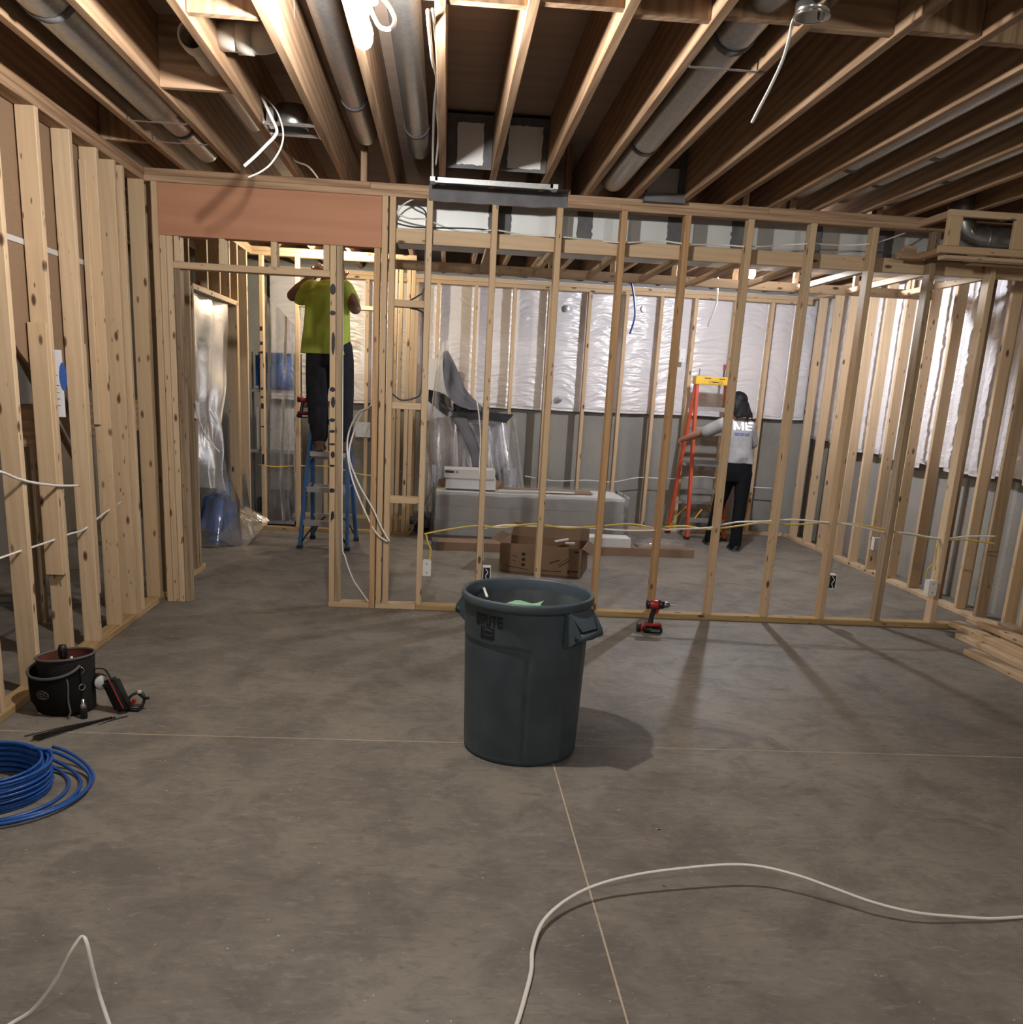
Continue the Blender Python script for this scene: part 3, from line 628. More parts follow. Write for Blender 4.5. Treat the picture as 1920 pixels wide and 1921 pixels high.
# recessed light frame
t = thing('recessed_light_frame', 'shiny steel frame for a recessed light between the joists on the left', 'light frame', (-0.80, 5.02, 2.70))
bm = bmesh.new(); bar(bm, (-0.128, -0.10, 0), (0.12, -0.10, 0), 0.018, 0.004); bar(bm, (-0.125, 0.10, 0), (0.12, 0.10, 0), 0.018, 0.004)
for s in (-0.10, 0.10): bar(bm, (-0.128, s, -0.006), (0.12, s, -0.006), 0.004, 0.012)
for s in (-1, 1): bar(bm, (s * 0.123, -0.12, 0.0), (s * 0.123, 0.12, 0.0), 0.006, 0.026)
obj('bar_hanger', bm, M['chrome'], t)
bm = bmesh.new(); lathe(bm, [(0.075, -0.004), (0.078, 0), (0.078, 0.1), (0.0, 0.1)], 24); obj('housing', bm, M['galv'], t, True)
bm = bmesh.new(); box(bm, (-0.115, -0.07, 0.004), (-0.08, 0.04, 0.075)); obj('wiring_box', bm, M['galv'], t)

# ================================================================ WIRING
t = thing('ceiling_box', 'round steel ceiling box hung on the joist with a white wire drooping out', 'junction box', (1.085, 3.11, 2.655))
bm = bmesh.new(); lathe(bm, [(0.0, 0.036), (0.052, 0.036), (0.052, 0.0), (0.049, 0.0), (0.049, 0.033), (0.0, 0.033)], 24); obj('box_shell', bm, M['chrome'], t, True)
bm = bmesh.new(); lathe(bm, [(0.052, 0.004), (0.056, 0.002), (0.056, -0.002), (0.049, -0.002)], 24); obj('rim', bm, M['chrome'], t, True)
for a in (0.7, 3.84):
    bm = bmesh.new(); lathe(bm, [(0.004, 0), (0.004, 0.03)], 8, (0.040 * math.cos(a), 0.040 * math.sin(a), 0.0), True, True); obj('screw', bm, M['steel'], t)
cable('hanging_cable', [(1.075, 3.12, 2.68), (1.081, 3.160, 2.686), (1.060, 3.200, 2.678), (1.058, 3.220, 2.626), (1.051, 3.240, 2.571), (1.027, 3.260, 2.498), (1.004, 3.280, 2.439), (0.992, 3.300, 2.403)], 0.0062, M['cable_w'], 'white wire drooping from the round steel ceiling box', flat=0.6)
cable('hanging_cable', [(-1.097, 5.300, 3.091), (-0.999, 5.000, 2.900), (-0.929, 4.900, 2.806), (-0.884, 4.880, 2.723), (-0.852, 4.870, 2.660), (-0.859, 4.860, 2.626), (-0.900, 4.860, 2.584), (-0.951, 4.860, 2.534), (-1.008, 4.860, 2.484)], 0.008, M['cable_w'], 'thick white cut wire hanging bent below the recessed light frame', flat=0.6)
cable('hanging_cable', [(-0.964, 4.950, 2.841), (-0.908, 4.920, 2.801), (-0.854, 4.900, 2.742), (-0.825, 4.890, 2.659), (-0.834, 4.890, 2.588), (-0.882, 4.900, 2.516), (-0.934, 4.900, 2.473), (-0.997, 4.900, 2.443)], 0.006, M['cable_w'], 'thin white looping wire hanging beside the thick cut wire', flat=0.6)
cable('joist_cable', [(-0.934, 5.600, 2.766), (-0.932, 5.900, 2.746), (-0.866, 6.000, 2.737), (-0.816, 6.080, 2.691)], 0.0055, M['cable_w'], 'white wire running down to the beam below the recessed light frame')
cable('joist_cable', [(-0.096, 3.300, 2.659), (-0.097, 3.600, 2.699), (-0.095, 4.100, 2.762), (-0.085, 4.600, 2.842), (-0.105, 5.200, 2.893), (-0.117, 5.750, 2.874), (-0.120, 6.000, 2.788), (-0.118, 6.050, 2.709)], 0.007, M['cable_w'], 'white wire stapled along the joist that runs past the near bulb')
cable('joist_cable', [(-0.081, 3.300, 2.663), (-0.077, 3.750, 2.733), (-0.079, 4.350, 2.810), (-0.096, 5.100, 2.891), (-0.087, 5.700, 2.891), (-0.101, 6.000, 2.789)], 0.006, M['cable_w'], 'second white wire twisted beside the one on the joist past the near bulb')
cable('joist_cable', [(1.953, 3.450, 2.785), (2.040, 3.800, 2.836), (2.158, 4.300, 2.919), (2.236, 4.900, 2.984), (2.307, 5.400, 2.993), (2.313, 5.900, 2.972)], 0.006, M['cable_k'], 'dark wire sagging along a joist side among the right-hand bays')
# wires in the partition
YC = 6.128
cable('wall_cable', [(-0.106, 6.130, 0.522), (0.016, 6.120, 0.554), (0.250, 6.130, 0.595), (0.413, 6.120, 0.589), (0.631, 6.130, 0.622), (0.851, 6.120, 0.607), (1.035, 6.130, 0.620), (1.289, 6.120, 0.651), (1.449, 6.130, 0.630)], 0.006, M['cable_y'], 'yellow cable threaded level through the partition studs behind the can')
cable('wall_cable', [(0.288, 6.140, 0.573), (0.451, 6.150, 0.604), (0.633, 6.140, 0.606), (0.836, 6.150, 0.609), (1.038, 6.140, 0.608), (1.262, 6.150, 0.601), (1.453, 6.140, 0.610), (1.670, 6.150, 0.629), (1.853, 6.140, 0.646), (2.038, 6.150, 0.689), (2.221, 6.140, 0.705), (2.449, 6.150, 0.725), (2.635, 6.140, 0.719), (2.870, 6.150, 0.705), (3.101, 6.140, 0.667), (3.261, 6.150, 0.665), (3.511, 6.140, 0.639), (3.714, 6.130, 0.664), (3.893, 6.120, 0.673)], 0.006, M['cable_w'], 'white cable threaded level through all the partition studs')
cable('wall_cable', [(1.483, 6.150, 0.629), (1.689, 6.160, 0.647), (1.857, 6.150, 0.633), (2.082, 6.160, 0.667), (2.226, 6.150, 0.693), (2.458, 6.160, 0.690), (2.641, 6.150, 0.710), (2.874, 6.160, 0.711), (3.084, 6.150, 0.688), (3.306, 6.160, 0.654), (3.507, 6.150, 0.630), (3.706, 6.140, 0.636), (3.909, 6.130, 0.619)], 0.006, M['cable_y'], 'yellow cable twisted with the white one through the right-hand studs')
cable('wall_cable', [(-0.353, 6.200, 2.540), (-0.256, 6.210, 2.516), (-0.153, 6.130, 2.503), (-0.018, 6.200, 2.472), (0.118, 6.210, 2.456), (0.283, 6.130, 2.466), (0.458, 6.200, 2.461), (0.690, 6.130, 2.451), (0.905, 6.200, 2.455), (1.107, 6.130, 2.440), (1.353, 6.200, 2.474), (1.511, 6.130, 2.454), (1.738, 6.200, 2.473), (1.927, 6.130, 2.462), (2.158, 6.200, 2.494), (2.323, 6.130, 2.503), (2.545, 6.200, 2.516), (2.724, 6.130, 2.529), (2.958, 6.200, 2.614)], 0.005, M['cable_w'], 'white wire running high across the partition under its top plate')
cable('wall_cable', [(-0.352, 6.200, 2.484), (-0.254, 6.210, 2.469), (-0.151, 6.130, 2.456), (0.016, 6.200, 2.474), (0.185, 6.210, 2.479), (0.301, 6.130, 2.454)], 0.005, M['cable_k'], 'dark wire running high across the first three partition bays')
cable('wall_cable', [(-0.352, 6.190, 2.526), (-0.303, 6.170, 2.584), (-0.240, 6.150, 2.618), (-0.196, 6.130, 2.623)], 0.005, M['cable_w'], 'white wire curling up to the plate left in the tangle')
cable('wall_cable', [(-0.274, 6.180, 2.622), (-0.231, 6.200, 2.597), (-0.170, 6.200, 2.569), (-0.154, 6.180, 2.517), (-0.152, 6.170, 2.359), (-0.155, 6.170, 2.104), (-0.191, 6.160, 2.053), (-0.245, 6.100, 2.015)], 0.005, M['cable_k'], 'dark wire dropping down the first partition stud to the top block')
cable('wall_cable', [(-0.237, 6.100, 1.971), (-0.171, 6.150, 1.959), (-0.152, 6.170, 1.909), (-0.151, 6.170, 1.644), (-0.156, 6.160, 1.458), (-0.207, 6.140, 1.412), (-0.286, 6.130, 1.401), (-0.345, 6.120, 1.439)], 0.0055, M['cable_k'], 'dark wire looping between two blocks near the doorway')
cable('wall_cable', [(0.205, 6.170, 1.459), (0.233, 6.170, 1.323), (0.252, 6.180, 1.149), (0.253, 6.180, 0.972), (0.284, 6.180, 0.684), (0.306, 6.150, 0.350)], 0.0045, M['cable_w'], 'white wire dropping down a stud to the box above the can rim')
# doorway wires
cable('doorway_cable', [(-0.477, 6.140, 1.358), (-0.506, 6.200, 1.335), (-0.578, 6.300, 1.297), (-0.647, 6.400, 1.166), (-0.652, 6.350, 1.025), (-0.600, 6.250, 0.837), (-0.489, 6.120, 0.624), (-0.419, 6.070, 0.519), (-0.350, 6.060, 0.472)], 0.006, M['cable_w'], 'long white wire bowing through the gap beside the doorway, ending lower')
cable('doorway_cable', [(-0.473, 6.140, 1.365), (-0.495, 6.200, 1.342), (-0.556, 6.300, 1.288), (-0.614, 6.400, 1.168), (-0.640, 6.350, 1.007), (-0.563, 6.200, 0.844), (-0.449, 6.060, 0.687), (-0.390, 6.050, 0.566), (-0.335, 6.050, 0.475)], 0.006, M['cable_w'], 'long white wire bowing beside its twin in the gap by the doorway')
cable('doorway_cable', [(-0.670, 6.130, 2.293), (-0.664, 6.130, 1.551), (-0.660, 6.130, 0.506), (-0.636, 6.120, 0.344), (-0.583, 6.110, 0.200), (-0.523, 6.100, 0.112), (-0.474, 6.090, 0.048)], 0.0045, M['cable_w'], 'white wire stapled down the weathered doorway stud and curling to the plate')
# left partition wires
cable('wall_cable', [(-1.90, 3.3, 0.70), (-1.895, 3.968, 0.688), (-1.895, 4.161, 0.684), (-1.895, 4.505, 0.675), (-1.895, 4.714, 0.674), (-1.895, 4.912, 0.668), (-1.895, 5.166, 0.707), (-1.90, 5.5, 0.74)], 0.0055, M['cable_w'], 'white wire threaded low through the left partition studs')
cable('wall_cable', [(-1.82, 3.6, 1.12), (-1.840, 3.918, 1.065), (-1.850, 4.078, 1.023), (-1.852, 4.235, 0.988), (-1.852, 4.490, 0.947), (-1.852, 4.767, 0.917)], 0.0065, M['cable_w'], 'thick white wire end crossing the faces of the left studs')
for p in ((-1.860, 4.084, 0.699), (-1.860, 4.422, 0.691), (-1.860, 4.821, 0.683)):
    pass
# far-side wires
cable('wall_cable', [(-1.835, 9.280, 0.648), (-1.651, 9.280, 0.636), (-1.439, 9.280, 0.656), (-1.123, 9.300, 0.658), (-0.910, 9.300, 0.614), (-0.695, 9.300, 0.591), (-0.320, 9.280, 0.663)], 0.006, M['cable_y'], 'yellow cable threaded low through the corridor end wall')
cable('wall_cable', [(0.940, 10.340, 0.560), (1.279, 10.350, 0.520), (1.644, 10.340, 0.543), (1.953, 10.350, 0.537), (2.254, 10.340, 0.600), (2.627, 10.350, 0.603), (3.055, 10.340, 0.642), (3.506, 10.350, 0.557), (3.818, 10.340, 0.547)], 0.006, M['cable_w'], 'pale wire threaded through the far studs behind the orange ladder')
cable('hanging_cable', [(1.454, 7.672, 2.429), (1.501, 7.680, 2.262), (1.518, 7.680, 2.120), (1.490, 7.680, 1.990)], 0.008, M['cable_b'], 'short blue wire dangling from the soffit before the far white insulation')
cable('hanging_cable', [(2.165, 7.672, 2.460), (2.179, 7.680, 2.278), (2.149, 7.680, 2.153), (2.126, 7.680, 2.081)], 0.007, M['cable_w'], 'short white wire dangling from the soffit near the far bulb')

def device_box(label, p, size, mat, face=(0, -1, 0), outlet=False, wires=False, blank=True):
    t = thing('device_box', label, 'electrical box', p)
    w_, h_, d_ = size; bm = bmesh.new()
    box(bm, (-w_ / 2, 0.004, -h_ / 2), (w_ / 2, d_, h_ / 2)); obj('box_body', bm, mat, t)
    if blank:
        bm = bmesh.new(); box(bm, (-w_ / 2 - 0.004, 0, -h_ / 2 - 0.004), (w_ / 2 + 0.004, 0.004, h_ / 2 + 0.004)); obj('cover', bm, M['white'], t)
        for s in (-1, 1):
            bm = bmesh.new(); box(bm, (-0.004, -0.002, s * h_ * 0.30 - 0.004), (0.004, 0, s * h_ * 0.30 + 0.004)); obj('screw', bm, M['steel'], t)
    else:
        bm = bmesh.new()
        for a, b_ in (((-w_ / 2, 0, h_ / 2 - 0.006), (w_ / 2, 0.004, h_ / 2)), ((-w_ / 2, 0, -h_ / 2), (w_ / 2, 0.004, -h_ / 2 + 0.006)), ((-w_ / 2, 0, -h_ / 2), (-w_ / 2 + 0.006, 0.004, h_ / 2)), ((w_ / 2 - 0.006, 0, -h_ / 2), (w_ / 2, 0.004, h_ / 2))): box(bm, a, b_)
        obj('frame', bm, M['white'], t)
        bm = bmesh.new(); box(bm, (-w_ / 2 + 0.006, 0.002, -h_ / 2 + 0.006), (w_ / 2 - 0.006, 0.0038, h_ / 2 - 0.006)); obj('dark_inside', bm, M['black'], t)
        bm = bmesh.new(); tube(bm, spline([(-0.008, -0.001, 0.04), (0.008, -0.006, 0.015), (-0.006, -0.006, -0.01), (0.006, -0.002, -0.04)], 5), 0.003, 6); obj('conductor', bm, M['cable_w'], t)
    if face != (0, -1, 0): t.rotation_euler = (0, 0, math.atan2(face[1], face[0]) + math.pi / 2)
    return t
device_box('white blank-covered box on the first stud right of the doorway blocks', (-0.081, 6.10, 0.292), (0.05, 0.10, 0.07), M['white'])
device_box('open wired box on the stud just above the can rim', (0.33, 6.10, 0.265), (0.058, 0.105, 0.07), M['white'], blank=False)
device_box('open wired box on a stud in the right part of the partition', (2.765, 6.10, 0.306), (0.055, 0.10, 0.07), M['white'], blank=False)
device_box('blue-white covered box on the last partition stud near the lumber', (3.462, 6.04, 0.300), (0.052, 0.10, 0.07), M['white'])
device_box('white box low on a stud of the right-hand wall', (XR - 0.012, 8.06, 0.297), (0.05, 0.11, 0.06), M['white'], face=(-1, 0, 0))
device_box('square white box high on the corridor stud left of the plastic', (XL + 0.012, 7.10, 1.233), (0.11, 0.11, 0.06), M['white'], face=(1, 0, 0))
device_box('square white cover on the far concrete beside the doorway wires', (-0.887, 10.28, 0.993), (0.155, 0.155, 0.06), M['white'])
device_box('tall white switch box high on a far stud near the orange ladder', (2.60, 10.28, 1.955), (0.055, 0.13, 0.06), M['white'])
cable('box_lead', [(-0.092, 6.130, 0.519), (-0.079, 6.125, 0.465), (-0.059, 6.125, 0.422), (-0.061, 6.125, 0.366), (-0.074, 6.130, 0.317)], 0.006, M['cable_y'], 'yellow cable curling down into the white box right of the doorway')
cable('box_lead', [(2.741, 6.130, 0.489), (2.753, 6.120, 0.430), (2.755, 6.120, 0.366)], 0.006, M['cable_w'], 'white cable dropping into the open box on the right partition')
cable('box_lead', [(3.482, 6.120, 0.630), (3.451, 6.060, 0.556), (3.448, 6.050, 0.482), (3.410, 6.050, 0.432), (3.414, 6.070, 0.359)], 0.005, M['cable_y'], 'yellow cable dropping into the blue-white box near the lumber')
cable('box_lead', [(-1.830, 6.977, 1.306), (-1.820, 7.012, 1.179), (-1.800, 7.105, 1.058), (-1.760, 7.176, 0.976), (-1.720, 7.205, 0.924)], 0.006, M['cable_w'], 'white wire end poking out past the square box before the plastic')
# notice taped to the left studs
t = thing('work_notice', 'white printed work notice stuck with blue tape between the left studs', 'notice', (-1.93, 4.72, 1.42))
bm = bmesh.new(); box(bm, (-0.055, -0.002, -0.16), (0.055, 0.0, 0.16)); o = obj('sheet', bm, M['paper'], t)
bm = bmesh.new(); box(bm, (-0.022, -0.004, 0.115), (0.022, -0.002, 0.165)); obj('tape', bm, M['tape'], t)
bm = bmesh.new(); vs = [bm.verts.new((0.056 + 0.018 * math.cos(a), -0.0035, 0.035 + 0.068 * math.sin(a))) for a in [2 * math.pi * k / 16 for k in range(16)]]; bm.faces.new(vs); obj('tape', bm, M['tape'], t)
bm = bmesh.new()
for k in range(13):
    zz = 0.085 - 0.016 * k; ww = rnd.uniform(0.02, 0.05) if k else 0.006
    box(bm, (-0.008, -0.0028, zz), (-0.008 + ww * 0.9, -0.0021, zz + (0.003 if k else 0.018)))
obj('printed_lines', bm, M['print'], t)
t.rotation_euler = (0, 0, R(0))

# ================================================================ TRASH CAN
GLYPH = {
    'B': [(0, 0, .27, 1), (0, .78, .86, 1), (0, .40, .9, .60), (0, 0, .88, .22), (.70, .56, .97, .93), (.73, .07, 1, .46)],
    'R': [(0, 0, .27, 1), (0, .78, .86, 1), (0, .38, .86, .58), (.72, .44, 1, .93), ((.40, .42), (.70, .42), (1.03, 0), (.72, 0))],
    'U': [(0, .16, .28, 1), (.72, .16, 1, 1), (.08, 0, .92, .24)],
    'T': [(0, .78, 1, 1), (.36, 0, .64, .8)],
    'E': [(0, 0, .28, 1), (0, 0, 1, .22), (0, .39, .92, .61), (0, .78, 1, 1)],
    'M': [(0, 0, .23, 1), (.77, 0, 1, 1), ((0, 1), (.26, 1), (.60, .12), (.40, .12)), ((1, 1), (.40, .12), (.60, .12), (.74, 1))],
}
def block_text(bm, word, w_, h_, gap, cuts, wide=None):
    """heavy block capitals centred on the origin, in the xy plane"""
    ws = [w_ * (wide or {}).get(c, 1.0) for c in word]; x = -(sum(ws) + gap * (len(word) - 1)) / 2
    for c, ww in zip(word, ws):
        for g in GLYPH[c]:
            q = [(g[0], g[1]), (g[2], g[1]), (g[2], g[3]), (g[0], g[3])] if not isinstance(g[0], tuple) else g
            bm.faces.new([bm.verts.new((x + px * ww, (py - 0.5) * h_, 0)) for px, py in q])
        x += ww + gap
    bmesh.ops.subdivide_edges(bm, edges=bm.edges[:], cuts=cuts, use_grid_fill=True)
def smooth(e0, e1, x):
    t = min(1.0, max(0.0, (x - e0) / (e1 - e0))); return t * t * (3 - 2 * t)
CANH = 0.692
def can_r(z): return 0.243 + (0.264 - 0.243) * z / 0.66
def build_can():
    t = thing('trash_can', 'large blue-grey plastic trash can standing alone on the open floor', 'trash can', (0.378, 3.692, 0))
    n = 144; th_h = R(-43)
    def off(a, z):
        d = (math.degrees(a - R(-92)) + 180) % 360 - 180
        o = 0.0
        # recessed front panel, left of the groove and below the band
        top = 0.50
        ins = smooth(0.0, 1.2, -d) * smooth(95, 92, -d) * smooth(top, top - 0.008, z + 0.015 * smooth(6, 0, -d))
        o -= 0.005 * ins
        edge = math.exp(-((d + 0.4) / 0.7) ** 2) * smooth(top + 0.004, top - 0.004, z) + math.exp(-((z - top + 0.012 * smooth(8, 0, -d)) / 0.004) ** 2) * smooth(1.0, -1.0, d) * smooth(-95, -92, d)
        o -= 0.008 * edge
        # ribbed channel under each handle
        for hh in (-43, 137):
            e = (math.degrees(a) - hh + 180) % 360 - 180
            o += 0.006 * smooth(15, 13.5, abs(e)) * smooth(0.58, 0.57, z) - 0.005 * smooth(8, 7, abs(e)) * smooth(0.58, 0.57, z)
        return o
    bm = bmesh.new(); zs = [0.0, 0.006, 0.02] + [0.02 + 0.63 * i / 70 for i in range(1, 71)]
    rings = []
    for z in zs:
        ring = []
        for k in range(n):
            a = 2 * math.pi * k / n
            r = can_r(z) - (0.008 if z == 0 else 0) + (off(a, z) if z > 0.015 else -0.002)
            ring.append(bm.verts.new((r * math.cos(a), r * math.sin(a), z)))
        rings.append(ring)
    for a, b_ in zip(rings, rings[1:]):
        for k in range(n): bm.faces.new((a[k], a[(k + 1) % n], b_[(k + 1) % n], b_[k]))
    bm.faces.new(list(reversed(rings[0])))
    obj('body', bm, M['can'], t, True)
    bm = bmesh.new(); lathe(bm, [(0.264, 0.645), (0.268, 0.652), (0.276, 0.655), (0.2775, 0.662), (0.2775, 0.682), (0.275, 0.690), (0.269, 0.692), (0.263, 0.690), (0.2605, 0.682), (0.2585, 0.64)], 96); obj('rim', bm, M['can'], t, True)
    bm = bmesh.new(); lathe(bm, [(0.2595, 0.66), (0.257, 0.6), (0.237, 0.05), (0.22, 0.03), (0.0, 0.028)], 96); bmesh.ops.reverse_faces(bm, faces=bm.faces); obj('interior', bm, M['canin'], t, True)
    # handles: skirt plates with a grip bar
    for hh in (-43, 137):
        gb = bmesh.new(); tube(gb, [(0.318, -0.082, 0.562), (0.318, 0.082, 0.562)], 0.015, 14, 1.0)
        o = obj('handle', gb, M['can'], t, True); o.rotation_euler = (0, 0, R(hh))
        for s in (-1, 1):
            hb = bmesh.new(); y = s * 0.078
            prof = [(0.255, 0.655), (0.277, 0.652), (0.305, 0.615), (0.329, 0.580), (0.329, 0.552), (0.312, 0.545), (0.285, 0.525), (0.255, 0.515)]
            f0 = [hb.verts.new((r, y + 0.004, z)) for r, z in prof]; f1 = [hb.verts.new((r, y - 0.004, z)) for r, z in prof]
            hb.faces.new(f0); hb.faces.new(list(reversed(f1)))
            for i in range(len(prof)): hb.faces.new((f0[i], f1[i], f1[(i + 1) % len(prof)], f0[(i + 1) % len(prof)]))
            bmesh.ops.recalc_face_normals(hb, faces=hb.faces); obj('bracket', hb, M['can'], o)
        gb = bmesh.new(); bar(gb, (0.262, 0.0, 0.665), (0.318, 0.0, 0.585), 0.158, 0.005, (1, 0, 1)); 
        for v in gb.verts:
            if abs(v.co.y) > 0.07 and v.co.z < 0.62: v.co.y *= 0.62
        obj('flare', gb, M['can'], o)
    # moulded print
    def wrap(o_me, s_c, z_c, rr=0.0018):
        for v in o_me.vertices:
            z = z_c + v.co.y; a = R(-131) + (v.co.x + s_c) / can_r(z); r = can_r(z) + rr + v.co.z
            v.co = Vector((r * math.cos(a), r * math.sin(a), z))
    bm = bmesh.new(); block_text(bm, 'BRUTE', 0.0235, 0.047, 0.0045, 3); o0 = 0
    o = obj('lettering', bm, M['print'], t); wrap(o.data, 0.0, 0.607)
    bm = bmesh.new()
    def patch(pts):
        bm.faces.new([bm.verts.new((x, y, 0)) for x, y in pts])
    hw, hh_ = 0.034, 0.023
    N_ = 10
    up_o = [(-hw + 2 * hw * i / N_, hh_ - 0.001 + 0.0 * i) for i in range(N_ + 1)]
    def arc(h, z): return [(-hw + 2 * hw * i / N_, z + h * math.sin(math.pi * i / N_)) for i in range(N_ + 1)]
    for lo, hi in ((arc(0.008, 0.013), [(x, 0.023) for x, _ in up_o]), (arc(-0.004, 0.003), arc(0.004, 0.006)), ([(x, -0.023) for x, _ in up_o], arc(-0.008, -0.004))):
        for i in range(N_): patch([lo[i], lo[i + 1], hi[i + 1], hi[i]])
    for s in (-1, 1): patch([(s * hw, -0.023), (s * (hw - 0.004), -0.023), (s * (hw - 0.004), 0.023), (s * hw, 0.023)])
    o = obj('emblem', bm, M['print'], t); wrap(o.data, -0.004, 0.553)
    return t
build_can()
cable('wire_scrap', [(0.209, 4.273, 0.600), (0.202, 3.857, 0.655), (0.197, 3.529, 0.697)], 0.006, M['cable_w'], 'stub of white wire leaning on the front rim inside the trash can', cat='wire')
bm = bmesh.new()
def gp(u, v): return Vector((0.235 + 0.19 * u + 0.01 * math.sin(7 * v), 3.475 + 0.085 * v, 0.655 + 0.012 * v + 0.012 * u + 0.008 * math.sin(9 * u + 4 * v)))
sheet(bm, gp, 8, 8); o = tag(obj('paper_scrap', bm, M['green'], None, True), 'crumpled pale green paper lying inside the trash can', 'paper')

# ================================================================ CORDLESS DRILL
def tool_body(t, red=True):
    bm = bmesh.new(); tube(bm, [(-0.055, 0, 0.188), (-0.05, 0, 0.188), (0.012, 0, 0.19), (0.02, 0, 0.19)], [0.022, 0.029, 0.031, 0.026], 18); obj('motor_housing', bm, M['red'], t, True)
    bm = bmesh.new(); tube(bm, [(-0.062, 0, 0.188), (-0.058, 0, 0.188), (-0.04, 0, 0.188), (-0.038, 0, 0.188)], [0.02, 0.030, 0.0315, 0.029], 18); obj('end_cap', bm, M['black'], t, True)
    bm = bmesh.new(); tube(bm, [(0.018, 0, 0.19), (0.05, 0, 0.19), (0.055, 0, 0.19)], [0.029, 0.028, 0.020], 18); obj('gear_case', bm, M['black'], t, True)
    bm = bmesh.new(); tube(bm, [(0.053, 0, 0.19), (0.06, 0, 0.19), (0.08, 0, 0.191), (0.092, 0, 0.191)], [0.021, 0.022, 0.020, 0.010], 18); c_ = obj('chuck', bm, M['steel'], t, True)
    bm = bmesh.new(); tube(bm, [(0.09, 0, 0.191), (0.135, 0, 0.192)], 0.0035, 8); obj('bit', bm, M['steel'], c_)
    bm = bmesh.new(); tube(bm, spline([(-0.008, 0, 0.175), (-0.012, 0, 0.14), (-0.02, 0, 0.10), (-0.024, 0, 0.06)], 5), [0.024, 0.024, 0.023, 0.022, 0.021, 0.020, 0.020, 0.020, 0.020, 0.020, 0.020, 0.0205, 0.021, 0.022, 0.023, 0.024], 14, 0.8); obj('grip', bm, M['black'], t, True)
    bm = bmesh.new(); box(bm, (0.012, -0.008, 0.128), (0.030, 0.008, 0.168))
    for v in bm.verts:
        if v.co.z < 0.14: v.co.x -= 0.012
    obj('trigger', bm, M['red'], t)
    bm = bmesh.new(); vs = box(bm, (-0.062, -0.034, 0.042), (0.05, 0.034, 0.066)); bmesh.ops.bevel(bm, geom=bm.edges[:], offset=0.008, segments=2, affect='EDGES'); obj('base', bm, M['red'], t, True)
    bm = bmesh.new(); box(bm, (-0.066, -0.036, 0.0), (0.056, 0.036, 0.043)); bmesh.ops.bevel(bm, geom=bm.edges[:], offset=0.008, segments=2, affect='EDGES'); bt = obj('battery', bm, M['black'], t, True)
    bm = bmesh.new(); box(bm, (-0.02, -0.0375, 0.012), (0.04, -0.036, 0.03)); obj('battery_label', bm, M['steel'], bt)
t = thing('cordless_drill', 'red and black cordless drill standing on its battery before the partition', 'drill', (1.425, 5.70, 0), rz=R(-6)); tool_body(t)
t = thing('tape_measure', 'small round black and red tool leaning against the drill battery', 'tool', (1.335, 5.71, 0), rz=R(-6))
bm = bmesh.new(); tube(bm, [(-0.02, 0, 0.029), (0.004, 0, 0.029)], 0.028, 18); obj('shell', bm, M['black'], t, True)
bm = bmesh.new(); tube(bm, [(0.004, 0, 0.029), (0.022, 0, 0.029)], [0.027, 0.022], 18); obj('red_side', bm, M['red'], t, True)

# ================================================================ TOOL BUCKET AND LEFT FLOOR CLUTTER
bag = thing('tool_bag', 'black canvas tool bucket with grey piping beside the left wall plate', 'tool bag', (-1.655, 3.985, 0))
def oval(rx, ry, z, n=40, cx=0, cy=0): return [(cx + rx * math.cos(2 * math.pi * k / n), cy + ry * math.sin(2 * math.pi * k / n), z) for k in range(n)]
def loft(bm, rings, cap0=True, cap1=False):
    rr = [[bm.verts.new(p) for p in r] for r in rings]
    for a, b_ in zip(rr, rr[1:]):
        for k in range(len(a)): bm.faces.new((a[k], a[(k + 1) % len(a)], b_[(k + 1) % len(a)], b_[k]))
    if cap0: bm.faces.new(list(reversed(rr[0])))
    if cap1: bm.faces.new(rr[-1])
    return rr
def rimz(a, hi=0.255, tilt=0.012): return hi + tilt * math.cos(a)
bm = bmesh.new(); n = 40; rings = [oval(0.108, 0.088, 0.0), oval(0.117, 0.097, 0.012), oval(0.119, 0.099, 0.10), oval(0.122, 0.10, 0.18)]
top = [(0.124 * math.cos(2 * math.pi * k / n), 0.102 * math.sin(2 * math.pi * k / n), rimz(2 * math.pi * k / n)) for k in range(n)]
loft(bm, rings + [top]); obj('body', bm, M['fabric'], bag, True)
bm = bmesh.new(); loft(bm, [[(x * 0.96, y * 0.96, z - 0.001) for x, y, z in top], oval(0.114, 0.093, 0.10), oval(0.11, 0.09, 0.06)], False, True); bmesh.ops.reverse_faces(bm, faces=bm.faces); obj('lining', bm, M['redin'], bag, True)
bm = bmesh.new(); tube(bm, [Vector(p) * 1.0 for p in top] + [top[0]], 0.006, 8); obj('rim_piping', bm, M['piping'], bag, True)
# front pocket bulging toward the viewer's left
def pk(a, z):
    bulge = 1 + 0.34 * smooth(-0.1, 0.9, math.cos(a - R(236))) * (0.35 + 0.65 * smooth(0.0, 0.07, z))
    return (0.121 * bulge * math.cos(a), 0.101 * bulge * math.sin(a))
aa = [R(150) + R(165) * k / 30 for k in range(31)]
def ptop(k): return 0.172 + 0.055 * abs((k - 15) / 15.0) ** 2.2
bm = bmesh.new(); g = [[bm.verts.new((*pk(a, z * ptop(k)), 0.004 + z * ptop(k))) for z in (0, 0.1, 0.3, 0.6, 0.85, 1.0)] for k, a in enumerate(aa)]
for i in range(30):
    for j in range(5): bm.faces.new((g[i][j], g[i + 1][j], g[i + 1][j + 1], g[i][j + 1]))
bmesh.ops.solidify(bm, geom=bm.faces[:], thickness=0.004); obj('front_pocket', bm, M['fabric'], bag, True)
